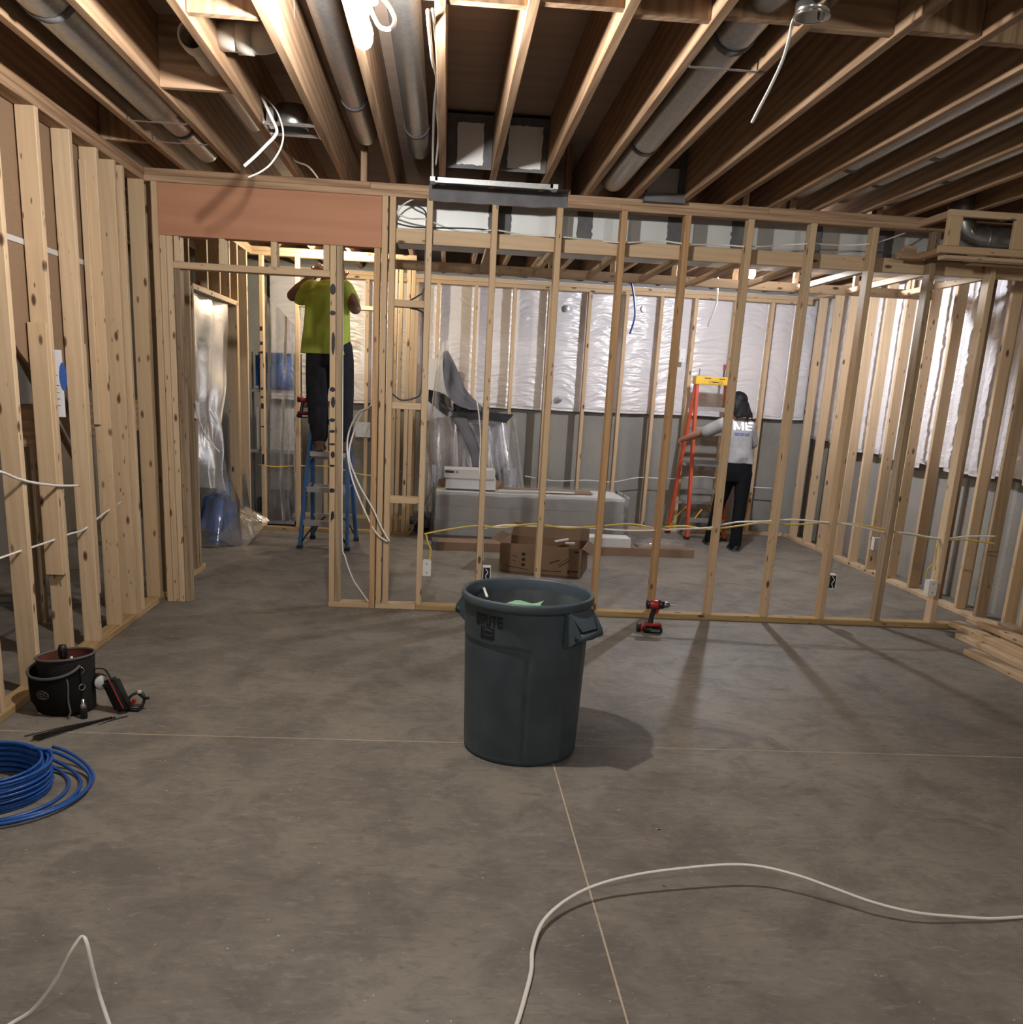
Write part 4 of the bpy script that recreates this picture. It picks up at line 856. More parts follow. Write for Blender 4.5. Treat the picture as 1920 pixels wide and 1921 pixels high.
bm = bmesh.new(); tube(bm, [(*pk(a, ptop(k)), 0.004 + ptop(k)) for k, a in enumerate(aa)], 0.0065, 8); obj('pocket_piping', bm, M['piping'], bag, True)
# oval stitched emblem
def onpk(s, z):
    a = R(249) + s / 0.14; x, y = pk(a, z); return Vector((x * 1.012, y * 1.012, z + 0.004))
bm = bmesh.new()
def stroke(pts, r=0.0013): tube(bm, [onpk(s, 0.100 + z) for s, z in pts], r, 5)
stroke([(0.026 * math.cos(a), 0.019 * math.sin(a)) for a in [2 * math.pi * k / 24 for k in range(25)]], 0.0018)
stroke([(-0.021, 0.002), (-0.010, -0.002), (0.0, -0.008), (0.008, -0.001), (0.004, 0.006), (-0.004, 0.004), (-0.013, 0.007), (-0.020, 0.004)], 0.0018)
stroke([(0.008, -0.001), (0.014, 0.001), (0.021, -0.003)]); stroke([(-0.010, 0.011), (-0.002, 0.009), (0.008, 0.012), (0.014, 0.008)]); stroke([(-0.016, -0.010), (-0.006, -0.014), (0.004, -0.013), (0.013, -0.010)], 0.0022)
obj('emblem', bm, M['piping'], bag)
bm = bmesh.new(); tube(bm, spline([(0.045, -0.118, 0.185), (0.052, -0.122, 0.15), (0.05, -0.125, 0.08), (0.056, -0.125, 0.03), (0.048, -0.135, -0.0 + 0.006)], 6), 0.0045, 6); obj('cord', bm, M['piping'], bag, True)
for p, ry in (((0.088, -0.066, 0.205), 0.3), ((0.093, -0.075, 0.13), 0.9)):
    bm = bmesh.new(); pts = [(0.014 * math.cos(a), 0, 0.014 * math.sin(a)) for a in [2 * math.pi * k / 16 for k in range(17)]]; tube(bm, pts, 0.0025, 6); o = obj('ring', bm, M['chrome'], bag, True, p); o.rotation_euler = (0, 0, ry)
# what stands in it
t = thing('torch', 'dark blue-black torch handle sticking up out of the tool bucket', 'tool', (-1.672, 4.0, 0.13))
bm = bmesh.new(); lathe(bm, [(0.0, 0), (0.015, 0), (0.015, 0.11), (0.019, 0.115), (0.019, 0.15), (0.015, 0.165), (0.0, 0.168)], 16); obj('barrel', bm, M['black'], t, True)
bm = bmesh.new(); box(bm, (0.006, -0.0205, 0.115), (0.011, -0.0185, 0.15)); obj('clip', bm, M['chrome'], t)
t = thing('pliers', 'red-gripped pliers standing inside the tool bucket', 'pliers', (-1.64, 3.97, 0.08))
for s in (-1, 1):
    bm = bmesh.new(); tube(bm, spline([(s * 0.004, 0, 0.0), (s * 0.012, 0, 0.05), (s * 0.03, 0, 0.10), (s * 0.026, 0, 0.155)], 5), 0.010, 10); obj('handle', bm, M['red'], t, True)
bm = bmesh.new(); bar(bm, (0, 0, -0.015), (0, 0, 0.03), 0.022, 0.01, (0, 1, 0)); obj('jaws', bm, M['steel'], t)
t = thing('marker_pen', 'white pen leaning inside the tool bucket', 'pen', (-1.612, 3.96, 0.16), rz=0)
bm = bmesh.new(); tube(bm, [(0.012, 0, 0), (-0.008, 0, 0.095)], 0.006, 10); obj('pen_barrel', bm, M['white'], t, True)
# on the floor right of it
t = thing('headlamp', 'round grey-faced lamp hanging from the right side of the tool bucket', 'lamp', (-1.508, 3.985, 0.135), rz=R(-55))
bm = bmesh.new(); tube(bm, [(-0.035, 0, 0), (0.015, 0, 0), (0.022, 0, 0)], [0.030, 0.036, 0.033], 20); obj('housing', bm, M['black'], t, True)
bm = bmesh.new(); tube(bm, [(0.020, 0, 0), (0.025, 0, 0)], [0.034, 0.030], 20); obj('lens', bm, M['boxw'], t, True)
t = thing('meter_pouch', 'black zipped meter pouch with a red zip leaning beside the tool bucket', 'pouch', (-1.415, 3.955, 0), rz=R(-12))
bm = bmesh.new(); bar(bm, (0.018, 0.0, 0.012), (-0.045, 0.0, 0.155), 0.055, 0.075, (1, 0, 0)); bmesh.ops.bevel(bm, geom=bm.edges[:], offset=0.014, segments=3, affect='EDGES'); obj('case', bm, M['fabric'], t, True)
bm = bmesh.new(); tube(bm, spline([(0.032, -0.031, 0.03), (0.0, -0.031, 0.095), (-0.026, -0.031, 0.152), (-0.034, -0.022, 0.163)], 5), 0.003, 6); obj('zip', bm, M['red'], t, True)
bm = bmesh.new(); tube(bm, spline([(-0.04, 0, 0.155), (-0.06, 0.0, 0.19), (-0.085, 0.01, 0.195), (-0.12, 0.01, 0.192)], 5), 0.008, 6, 0.4); obj('strap', bm, M['fabric'], t, True)
t = thing('lanyard_tool', 'black strap with a red clip lying right of the meter pouch', 'strap', (-1.355, 4.02, 0))
bm = bmesh.new(); tube(bm, spline([(-0.05, -0.03, 0.008), (-0.03, -0.02, 0.06), (0.01, 0.0, 0.075), (0.03, -0.01, 0.05), (0.02, -0.03, 0.008)], 6), 0.010, 8, 0.6); tube(bm, spline([(0.0, 0.0, 0.07), (0.035, -0.02, 0.055), (0.055, -0.03, 0.06)], 5), 0.007, 8); obj('webbing', bm, M['black'], t, True)
bm = bmesh.new(); bar(bm, (-0.02, -0.035, 0.03), (-0.005, -0.035, 0.05), 0.014, 0.018); obj('clip', bm, M['red'], t)
bm = bmesh.new(); bar(bm, (0.005, -0.02, 0.085), (0.02, -0.02, 0.083), 0.012, 0.012); obj('tag', bm, M['white'], t)
bm = bmesh.new(); box(bm, (-0.05, -0.06, 0.0), (0.02, 0.0, 0.02)); bmesh.ops.bevel(bm, geom=bm.edges[:], offset=0.006, segments=2, affect='EDGES'); obj('buckle', bm, M['black'], t, True)
t = thing('nut_driver', 'short black tool with a chrome collar standing at the foot of the tool bucket', 'tool', (-1.545, 3.868, 0))
bm = bmesh.new(); lathe(bm, [(0.0, 0), (0.015, 0), (0.016, 0.04), (0.013, 0.05)], 14); obj('handle', bm, M['black'], t, True)
bm = bmesh.new(); lathe(bm, [(0.013, 0.05), (0.014, 0.055), (0.012, 0.068), (0.008, 0.07), (0.008, 0.09), (0.0, 0.09)], 14); obj('collar', bm, M['chrome'], t, True)
t = thing('cable_ties', 'spread bundle of black cable ties on the floor before the tool bucket', 'cable ties', (-1.573, 3.719, 0.000))
c0 = Vector(t.location)
for k in range(14):
    a0 = Vector((-1.448, 3.844, 0.000)); a1 = Vector((-1.658, 3.616, 0.000)); j = k - 6.5
    p0 = a0 + Vector((0.006 * j * rnd.uniform(0.4, 1) + 0.0, 0.004 * j, 0.004 + 0.002 * (k % 4))); p1 = a1 + Vector((0.006 * j * rnd.uniform(-0.5, 1.2) - 0.05 * (k == 3), -0.005 * j, 0.004 + 0.002 * (k % 3)))
    md = (p0 + p1) / 2 + Vector((0.004 * rnd.uniform(-1, 1), 0.001 * j, 0.004))
    bm = bmesh.new(); tube(bm, [p - c0 for p in spline([p0, md, p1], 5)], 0.0032, 5, 0.5); bar(bm, p0 - c0, p0 - c0 + Vector((0.007, 0.002, 0)), 0.006, 0.006); obj('tie', bm, M['print'], t)
cable('cable_tie', [(-1.455, 3.791, 0.000), (-1.413, 3.849, 0.004), (-1.366, 3.900, 0.004)], 0.003, M['print'], 'single black tie lying loose right of the tie bundle', flat=0.5, cat='cable tie')
# ---- coil of blue cable
t = thing('cable_coil', 'coil of bright blue cable lying on the floor at the left edge', 'cable coil', (-1.602, 3.10, 0))
pts = []; turns = 32
for i in range(turns * 28 + 1):
    u = i / 28; a = -2 * math.pi * u + 0.6; lay = int(u // 2); within = u - 2 * lay
    r = 0.213 - 0.020 * (u % 2) - 0.004 * math.sin(u * 3.1); z = 0.006 + 0.0072 * (u / 2)
    pts.append((r * math.cos(a) + 0.006 * math.sin(u * 1.3), r * math.sin(a) + 0.005 * math.cos(u * 2.1), z + 0.003 * math.sin(a * 1.0 + u)))
bm = bmesh.new(); tube(bm, pts, 0.0058, 6); obj('wound_turns', bm, M['cable_b'], t, True)
for k, (rr, cx, cy, a0, a1) in enumerate(((0.245, 0.03, -0.005, -150, 100), (0.262, 0.055, -0.005, -155, 92), (0.285, 0.065, 0.0, -150, 85), (0.29, 0.052, 0.05, -165, 75))):
    bm = bmesh.new(); q = []
    for i in range(36):
        a = R(a0 + (a1 - a0) * i / 35); ee = smooth(0.75, 1.0, i / 35)
        q.append((cx + rr * math.cos(a) * (1 - 0.16 * ee), cy + rr * math.sin(a) * (1 - 0.1 * ee), 0.007 + 0.010 * (k == 2) + 0.05 * ee))
    tube(bm, q, 0.0068, 6); obj('loose_turn', bm, M['cable_b'], t, True)
# ---- floor cables
cable('floor_cable', [(0.206, 1.832, 0.006), (0.229, 1.886, 0.006), (0.258, 1.989, 0.006), (0.284, 2.095, 0.008), (0.296, 2.185, 0.012), (0.335, 2.302, 0.020), (0.412, 2.400, 0.030), (0.519, 2.473, 0.042), (0.660, 2.519, 0.055), (0.821, 2.551, 0.062), (0.964, 2.571, 0.065), (1.067, 2.563, 0.064), (1.172, 2.517, 0.060), (1.269, 2.459, 0.050), (1.364, 2.402, 0.040), (1.483, 2.369, 0.028), (1.619, 2.369, 0.016), (1.724, 2.372, 0.010), (1.838, 2.390, 0.006), (1.994, 2.417, 0.006)], 0.0062, M['cable_w'], 'long white cable snaking over the floor at the lower right', flat=0.55)
cable('floor_cable', [(-0.988, 1.821, 0.006), (-0.963, 1.871, 0.008), (-0.921, 1.892, 0.030), (-0.875, 1.910, 0.090), (-0.846, 1.938, 0.150), (-0.831, 1.961, 0.175), (-0.823, 1.968, 0.178), (-0.809, 1.952, 0.170), (-0.791, 1.930, 0.120), (-0.772, 1.912, 0.060), (-0.736, 1.868, 0.012), (-0.709, 1.824, 0.006)], 0.0062, M['cable_w'], 'white cable kinked up into a peak at the lower left', flat=0.55)
# ---- crumbs
def crumb(label, p, sx, sy, sz, mk, rz=0.0, name='wood_shaving'):
    bm = bmesh.new(); q = 8
    a = [bm.verts.new((sx * (i / q - 0.5), sy * 0.5 + 0.4 * sy * math.sin(i), sz * math.sin(math.pi * i / q) + 0.001)) for i in range(q + 1)]; b_ = [bm.verts.new((sx * (i / q - 0.5), -sy * 0.5, sz * math.sin(math.pi * i / q) + 0.002)) for i in range(q + 1)]
    for i in range(q): bm.faces.new((a[i], a[i + 1], b_[i + 1], b_[i]))
    bmesh.ops.solidify(bm, geom=bm.faces[:], thickness=0.0012)
    o = obj(name, bm, M[mk], None, False, p); o.rotation_euler = (0, 0, rz); tag(o, label, 'scrap'); return o
crumb('pale curled shaving on the floor in front of the doorway', (-1.531, 5.202, 0.000), 0.085, 0.014, 0.004, 'boxw', 0.0)
crumb('small pale chip on the bare floor right of the can', (0.821, 2.928, 0.000), 0.022, 0.010, 0.003, 'dust', 0.3, 'wood_chip')
crumb('tiny red wire strip on the floor under the long white cable', (0.751, 2.542, 0.000), 0.014, 0.004, 0.002, 'red', -0.4, 'wire_strip')
crumb('pale curved trimming on the far floor behind the drill', (1.504, 7.496, 0.000), 0.09, 0.010, 0.004, 'boxw', -0.3, 'wire_trimming')
# sawdust in front of the doorway studs: nobody could count it
bm = bmesh.new()
for i in range(900):
    x = rnd.gauss(0.0, 0.42) - 0.02; y = 5.98 - abs(rnd.gauss(0, 0.10)); s = rnd.uniform(0.0015, 0.005); a = rnd.random() * 6.3
    v = [bm.verts.new((x + s * math.cos(a + k * 2.1), y + s * math.sin(a + k * 2.1), 0.0006 + 0.001 * rnd.random())) for k in range(3)]; bm.faces.new(v)
tag(obj('sawdust', bm, M['dust']), 'pale sawdust scattered along the foot of the partition by the doorway', 'sawdust', kind='stuff')
bm = bmesh.new()
for i in range(420):
    x = rnd.uniform(-1.8, 3.3); y = rnd.uniform(1.9, 5.9); s = rnd.uniform(0.001, 0.0045); a = rnd.random() * 6.3
    v = [bm.verts.new((x + s * math.cos(a + k * 2.1) * (1.6 if k == 0 else 0.8), y + s * math.sin(a + k * 2.1), 0.0006 + 0.001 * rnd.random())) for k in range(3)]; bm.faces.new(v)
tag(obj('floor_debris', bm, M['boxw']), 'tiny pale specks of debris strewn over the slab', 'debris', kind='stuff')

# ================================================================ LUMBER PILE
def plank(x, y, z, ln, rz, label, mk='spf', wdt=0.089, th=T):
    key = ('plank', round(ln, 2), wdt, mk)
    o = board('lumber_board', (-wdt / 2, -ln, 0), (wdt / 2, 0, th), mk)
    o.location = Vector((x, y, z + th / 2)) + Matrix.Rotation(R(rz), 3, 'Z') @ Vector((0, -ln / 2, 0)); o.rotation_euler = (0, 0, R(rz))
    tag(o, label, 'board', 'loose boards piled against the right wall'); return o
plank(3.425, 5.42, 0.0, 2.3, 2, 'pale board nearest the open floor at the edge of the lumber pile')
plank(3.60, 5.83, 0.0, 2.0, 1, 'board second from the open floor, its end behind the nearest board')
plank(3.715, 5.55, 0.0, 2.2, 0.3, 'brownish board lying flat under the middle of the lumber pile', 'old')
plank(3.83, 5.95, 0.0, 2.4, 0, 'bottom board of the pile nearest the partition plate')
plank(3.935, 5.70, 0.0, 2.4, 0, 'bottom board of the pile against the right wall plate', 'old')
plank(3.655, 6.02, 0.0385, 1.9, 0.8, 'second-layer board whose end points at the partition plate')
plank(3.785, 5.62, 0.0385, 0.62, 2, 'short cut block lying in the second layer of the pile')
plank(3.91, 6.0, 0.0385, 2.0, 0, 'second-layer board along the right wall side of the pile')
plank(3.765, 6.0, 0.0775, 2.1, 1, 'top board lying lengthwise over the lumber pile')
plank(3.905, 5.86, 0.0775, 1.7, 0, 'top board of the pile next to the right-hand studs', 'old')

# ================================================================ MATERIALS STORED IN THE FAR ROOM
for k in range(3):
    t = thing('long_carton', ('long white carton at the bottom of the plastic-wrapped stack', 'long white carton in the middle of the plastic-wrapped stack', 'long white carton on top of the plastic-wrapped stack')[k], 'carton', (0.90, 9.38, 0.055 + 0.146 * k), 'wrapped white cartons')
    bm = bmesh.new(); box(bm, (-0.96 + 0.006 * k, -0.33, 0), (0.96 - 0.008 * k, 0.33, 0.143)); bmesh.ops.bevel(bm, geom=bm.edges[:], offset=0.006, segments=2, affect='EDGES'); obj('carton_body', bm, M['boxw'], t)
    bm = bmesh.new(); box(bm, (-0.962 + 0.006 * k, -0.332, 0.085), (0.962 - 0.008 * k, 0.332, 0.145)); obj('carton_lid', bm, M['boxw'], t)
bm = bmesh.new(); box(bm, (-0.02, 9.12, 0.0), (1.80, 9.20, 0.054)); o = tag(obj('runner', bm, M['darkgrey']), 'dark runner under the front of the wrapped carton stack', 'runner')
bm = bmesh.new(); box(bm, (-0.02, 9.54, 0.0), (1.80, 9.62, 0.054)); o = tag(obj('runner', bm, M['darkgrey']), 'dark runner under the back of the wrapped carton stack', 'runner')
# stretch wrap round the stack
bm = bmesh.new()
def wrapf(u, v):
    per = [(-0.085, 9.02), (1.885, 9.02), (1.885, 9.74), (-0.085, 9.74)]
    s = u * 4; i = int(s) % 4; f = s - int(s) if u < 1 else 0.0
    a = Vector((*per[i], 0)); b_ = Vector((*per[(i + 1) % 4], 0)); p = a.lerp(b_, f)
    w_ = 0.008 * noise.noise(Vector((p.x * 5, p.y * 5, v * 6))) + 0.010 * noise.noise(Vector((p.x * 30 + v * 14, p.y * 20, v * 8))) * smooth(0.6, 0.85, v)
    c = Vector((0.9, 9.38, 0)); d = (p - c).normalized()
    return p + d * (w_ + 0.03 * (1 - v) ** 3) + Vector((0, 0, 0.008 + 0.505 * v + 0.008 * noise.noise(Vector((u * 60, 1, 2)))))
sheet(bm, wrapf, 160, 18); bmesh.ops.remove_doubles(bm, verts=bm.verts, dist=0.0005)
tag(obj('stretch_wrap', bm, M['wrap'], None, True), 'crinkled clear stretch wrap around the stack of white cartons', 'plastic wrap')
bm = bmesh.new()
def flap(u, v): return Vector((-0.09 - 0.26 * u, 9.02 + 0.35 * v, 0.50 * (1 - u) ** 1.3 + 0.01 + 0.03 * noise.noise(Vector((u * 6, v * 6, 3)))))
sheet(bm, flap, 16, 12); tag(obj('loose_wrap', bm, M['wrap'], None, True), 'loose clear plastic trailing to the floor left of the wrapped stack', 'plastic wrap')
# white open box on top
t = thing('white_box', 'small white open box with brown flaps on top of the wrapped stack', 'box', (0.285, 9.32, 0.50))
bm = bmesh.new(); box(bm, (-0.245, -0.16, 0.012), (0.26, 0.16, 0.125)); obj('box_body', bm, M['boxw'], t)
bm = bmesh.new(); box(bm, (-0.262, -0.172, 0.118), (0.248, 0.165, 0.205)); obj('lid', bm, M['boxw'], t)
bm = bmesh.new(); box(bm, (-0.24, -0.158, 0.0), (0.255, 0.158, 0.012)); obj('dark_base', bm, M['darkgrey'], t)
bm = bmesh.new(); box(bm, (-0.252, -0.1735, 0.168), (-0.165, -0.1722, 0.190)); lb = obj('label', bm, M['print'], t)
bm = bmesh.new(); box(bm, (-0.248, -0.1742, 0.174), (-0.240, -0.1736, 0.184))
for k in range(6): box(bm, (-0.234 + 0.011 * k, -0.1742, 0.1765), (-0.2265 + 0.011 * k, -0.1736, 0.1815))
obj('label_print', bm, M['piping'], lb)
bm = bmesh.new()
for k in range(3): box(bm, (-0.148, -0.1733, 0.168 + 0.008 * k), (-0.12, -0.1722, 0.172 + 0.008 * k))
obj('small_print', bm, M['piping'], t)
for s in (-1, 1):
    bm = bmesh.new(); x = 0.26 if s > 0 else -0.245; v = [bm.verts.new(p) for p in ((x, -0.15, 0.115), (x + s * 0.07, -0.13, 0.095), (x + s * 0.085, -0.10, 0.03), (x + s * 0.03, -0.10, 0.012), (x, -0.14, 0.02))]; bm.faces.new(v)
    v2 = [bm.verts.new(w_.co + Vector((0, 0.006, 0))) for w_ in v]; bm.faces.new(list(reversed(v2)))
    for i in range(5): bm.faces.new((v[i], v2[i], v2[(i + 1) % 5], v[(i + 1) % 5]))
    obj('flap', bm, M['card'], t)
bm = bmesh.new(); box(bm, (0.60, 9.25, 0.50), (1.55, 9.50, 0.512)); tag(obj('flat_card', bm, M['card']), 'flat brown cardboard strip lying on the wrapped stack', 'cardboard')
bm = bmesh.new(); bar(bm, (0.57, 9.12, 0.517), (1.35, 9.20, 0.517), 0.05, 0.012); tag(obj('pale_strip', bm, M['boxw']), 'pale narrow strip lying on the flat brown cardboard', 'strip')
# long flat brown carton
t = thing('flat_carton', 'long flat brown carton on the floor in front of the wrapped stack', 'carton', (1.2, 8.62, 0))
bm = bmesh.new(); bar(bm, (-1.27, -0.03, 0.04), (1.27, 0.09, 0.04), 0.26, 0.08); obj('carton_body', bm, M['card'], t)
bm = bmesh.new(); bar(bm, (-1.272, -0.03, 0.04), (-1.22, -0.027, 0.04), 0.262, 0.082); obj('tape', bm, M['piping'], t)
t = thing('white_end_box', 'short white carton end lying on the flat brown carton', 'carton', (1.64, 8.66, 0.081))
bm = bmesh.new(); box(bm, (-0.27, -0.10, 0), (0.20, 0.14, 0.085)); obj('carton_body', bm, M['boxw'], t)
bm = bmesh.new(); box(bm, (0.20, -0.09, 0.006), (0.205, 0.13, 0.08)); obj('dark_end', bm, M['darkgrey'], t)
bm = bmesh.new()
def pil(u, v): 
    e = (math.sin(math.pi * u) * math.sin(math.pi * v)) ** 0.4 if 0 < u < 1 and 0 < v < 1 else 0
    return Vector((1.92 + 0.52 * u, 8.60 + 0.26 * v, 0.085 + 0.085 * e + 0.02 * e * noise.noise(Vector((u * 9, v * 4, 1)))))
sheet(bm, pil, 30, 16); tag(obj('plastic_bag', bm, M['wrap'], None, True), 'shiny crumpled clear plastic bag lying on the flat carton end', 'plastic bag')
# open cardboard box
t = thing('cardboard_box', 'open brown cardboard box with printed marks behind the trash can', 'cardboard box', (0.915, 7.72, 0), rz=R(-15))
bm = bmesh.new(); W2, D2, HB = 0.35, 0.24, 0.245
for a, b_ in (((-W2, -D2, 0), (W2, -D2 + 0.006, HB)), ((-W2, D2 - 0.006, 0), (W2, D2, HB)), ((-W2, -D2, 0), (-W2 + 0.006, D2, HB)), ((W2 - 0.006, -D2, 0), (W2, D2, HB)), ((-W2, -D2, 0), (W2, D2, 0.006))): box(bm, a, b_)
obj('carton_body', bm, M['card'], t)
for a, b_, c_ in (((-W2, D2, HB), (W2, D2, HB), (0, 0.12, 0.10)), ((-W2, -D2, HB), (-W2, D2, HB), (-0.10, 0, 0.03)), ((W2, -D2, HB), (W2, D2, HB), (0.10, 0, -0.05))):
    bm = bmesh.new(); v = [bm.verts.new(Vector(a)), bm.verts.new(Vector(b_)), bm.verts.new(Vector(b_) * 0.96 + Vector(c_) + Vector((0, 0, 0.01))), bm.verts.new(Vector(a) * 0.96 + Vector(c_) + Vector((0, 0, 0.01)))]; f = bm.faces.new(v); bmesh.ops.solidify(bm, geom=bm.faces[:], thickness=0.005); obj('flap', bm, M['card'], t)
bm = bmesh.new(); y = -D2 - 0.0012
def mark(x, z, w_, h_, sk=0.0):
    v = [bm.verts.new((x, y, z)), bm.verts.new((x + w_, y, z + sk)), bm.verts.new((x + w_, y, z + sk + h_)), bm.verts.new((x, y, z + h_))]; bm.faces.new(v)
for q in range(3): mark(-0.16, 0.06 + 0.045 * q, 0.03, 0.025)
mark(-0.24, 0.14, 0.04, 0.006, -0.008); mark(-0.235, 0.10, 0.025, 0.005); mark(-0.3, 0.05, 0.2, 0.006, -0.02)
mark(-0.05, 0.05, 0.035, 0.012); mark(-0.04, 0.03, 0.22, 0.007, 0.008); mark(0.08, 0.10, 0.09, 0.009, 0.035); mark(0.15, 0.09, 0.08, 0.006, 0.06); mark(0.16, 0.075, 0.09, 0.008, 0.06); mark(0.235, 0.03, 0.022, 0.028); mark(0.262, 0.045, 0.06, 0.012); mark(0.28, 0.21, 0.04, 0.012)
obj('printed_marks', bm, M['print'], t)
bm = bmesh.new(); bar(bm, (0.05, 0.03, 0.245), (0.17, 0.08, 0.262), 0.03, 0.012); tag_o = obj('packing_strip', bm, M['boxw']); tag_o.location = (0.95, 7.72, 0.0); tag(tag_o, 'white packing strip lying across the open cardboard box', 'strip')
bm = bmesh.new(); bar(bm, (0.14, 0.02, 0.235), (0.22, 0.0, 0.24), 0.035, 0.014); tag_o = obj('packing_strip', bm, M['boxw']); tag_o.location = (0.95, 7.72, 0.0); tag(tag_o, 'shorter white packing strip at the right inside the open cardboard box', 'strip')
bm = bmesh.new(); bar(bm, (-0.34, 0.1, 0.12), (0.34, 0.1, 0.12), 0.30, 0.20)
o = obj('packing_paper', bm, M['card']); o.location = (0.90, 7.66, 0.0); o.rotation_euler = (0, 0, R(-15)); bpy.data.objects.remove(o)

# furniture under clear plastic
t = thing('covered_armchair', 'pale upholstered chair pushed against the far wall under clear plastic', 'armchair', (0.30, 9.98, 0))
def softbox(bm, a, b_, r=0.05, seg=3):
    bm2 = bmesh.new(); box(bm2, a, b_); bmesh.ops.bevel(bm2, geom=bm2.edges[:], offset=r, segments=seg, affect='EDGES'); me = bpy.data.meshes.new('t'); bm2.to_mesh(me); bm.from_mesh(me); bm2.free(); bpy.data.meshes.remove(me)
bm = bmesh.new(); softbox(bm, (-0.42, -0.22, 0.02), (0.42, 0.24, 0.45)); obj('seat_base', bm, M['greyfoam'], t, True)
bm = bmesh.new(); softbox(bm, (-0.42, 0.06, 0.40), (0.42, 0.27, 1.17)); obj('back', bm, M['greyfoam'], t, True)
for s in (-1, 1):
    bm = bmesh.new(); softbox(bm, (s * 0.43 - 0.07, -0.24, 0.02), (s * 0.43 + 0.07, 0.2, 0.72)); obj('arm', bm, M['greyfoam'], t, True)
def ribbon(top, bot, nu=24, nv=8, amp=0.02, seed=1.0):
    bm = bmesh.new(); T_ = spline(top, 8); B_ = spline(bot, 8)
    def at_(P, u):
        f = u * (len(P) - 1); i = min(int(f), len(P) - 2); return P[i].lerp(P[i + 1], f - i)
    def f(u, v):
        p = at_(T_, u).lerp(at_(B_, u), v); e = amp * math.sin(math.pi * v) + amp * 0.4
        return p + Vector((0, e * (math.sin(u * 17 + seed) + noise.noise(Vector((u * 6, v * 4, seed)))), 0))
    sheet(bm, f, nu, nv); bmesh.ops.solidify(bm, geom=bm.faces[:], thickness=0.004); return bm
tag(obj('dark_cloth', ribbon([(-0.17, 9.86, 1.46), (0.0, 9.84, 1.42), (0.16, 9.84, 1.30), (0.40, 9.84, 1.265), (0.74, 9.86, 1.245)], [(-0.17, 9.80, 1.34), (0.03, 9.78, 1.20), (0.20, 9.78, 1.17), (0.42, 9.78, 1.175), (0.66, 9.82, 1.155)]), M['darkgrey'], None, True), 'dark grey folded cloth along the top of the covered chair', 'cloth')
tag(obj('grey_strap_cloth', ribbon([(0.08, 9.77, 1.19), (0.20, 9.73, 1.0), (0.30, 9.71, 0.78), (0.34, 9.71, 0.52)], [(0.24, 9.77, 1.19), (0.34, 9.73, 1.0), (0.41, 9.71, 0.78), (0.43, 9.71, 0.52)], 20, 6, 0.008, 3.0), M['greyfoam'], None, True), 'grey cloth band hanging diagonally down the covered chair', 'cloth')
t = thing('leaning_panel', 'pale board leaning behind the covered chair on the left', 'panel', (-0.13, 10.18, 0))
bm = bmesh.new(); bar(bm, (-0.02, 0.0, 0.0), (0.05, 0.08, 1.78), 0.24, 0.03, (0, 1, 0)); obj('panel_board', bm, M['boxw'], t)
tag(obj('grey_sheet', ribbon([(-0.03, 9.80, 1.84), (0.02, 9.80, 1.85), (0.10, 9.80, 1.72), (0.22, 9.80, 1.48), (0.40, 9.80, 1.31)], [(-0.03, 9.74, 1.70), (0.0, 9.72, 1.50), (0.06, 9.72, 1.38), (0.18, 9.74, 1.30), (0.38, 9.78, 1.27)], 30, 10, 0.018, 2.0), M['greyfoam'], None, True), 'grey sheeting gathered to a peak above the covered chair', 'cloth')
# clear sheet: peak on the left, shoulder on the right, fan of folds to the floor
bm = bmesh.new()
def tarp(u, v):
    # u: left to right, v: from the top edge down to the floor
    topx = -0.10 + 0.86 * u; topz = 1.24 + 0.62 * math.exp(-((u - 0.10) / 0.13) ** 2) + 0.12 * (1 - u) ** 2
    botx = -0.28 + 1.26 * u
    x = topx + (botx - topx) * (v ** 1.2); z = topz * (1 - v) + 0.02 * v
    fold = (0.02 + 0.03 * v) * math.sin(30 * u - 9 * v * (1 - u)) + 0.018 * noise.noise(Vector((u * 16, v * 3, 9)))
    y = 9.90 - 0.26 * v ** 0.7 + fold
    return Vector((x, y, z))
sheet(bm, tarp, 90, 40); tag(obj('plastic_sheet', bm, M['film'], None, True), 'clear plastic sheet draped over the pale chair beside the wrapped stack', 'plastic sheet')

# corridor plastic and totes
bm = bmesh.new()
def cur(u, v):
    # hangs from the opening's header and is swept back at the bottom
    y = 7.22 + (1.30 - 0.75 * smooth(0.25, 1.0, v)) * u + 0.22 * smooth(0.5, 0.8, v) * math.sin(math.pi * u)
    z = 2.09 - 1.45 * v - 0.12 * u * v
    x = XL - 0.06 + 0.035 * math.sin(u * 17 + 3 * v) * (0.4 + v) + 0.04 * noise.noise(Vector((u * 4, v * 5, 2))) + 0.10 * smooth(0.6, 1, v) * u
    return Vector((x, y, z))
sheet(bm, cur, 40, 40); tag(obj('plastic_curtain', bm, M['film'], None, True), 'clear plastic sheet hanging in the corridor side opening', 'plastic sheet')
t = thing('blue_bundle', 'blue bundle wrapped in clear film on the corridor floor', 'bundle', (-2.06, 8.70, 0))
bm = bmesh.new(); softbox(bm, (-0.17, -0.34, 0.0), (0.17, 0.26, 0.50), 0.11, 4)
for v in bm.verts: v.co.y += 0.55 * v.co.z - 0.1; v.co.x *= 1 - 0.35 * v.co.z; v.co += Vector((0, 0.03, 0.02 if v.co.z > 0.05 else 0)) * noise.noise(v.co * 5)
obj('bundle_body', bm, M['tote'], t, True)
bm = bmesh.new()
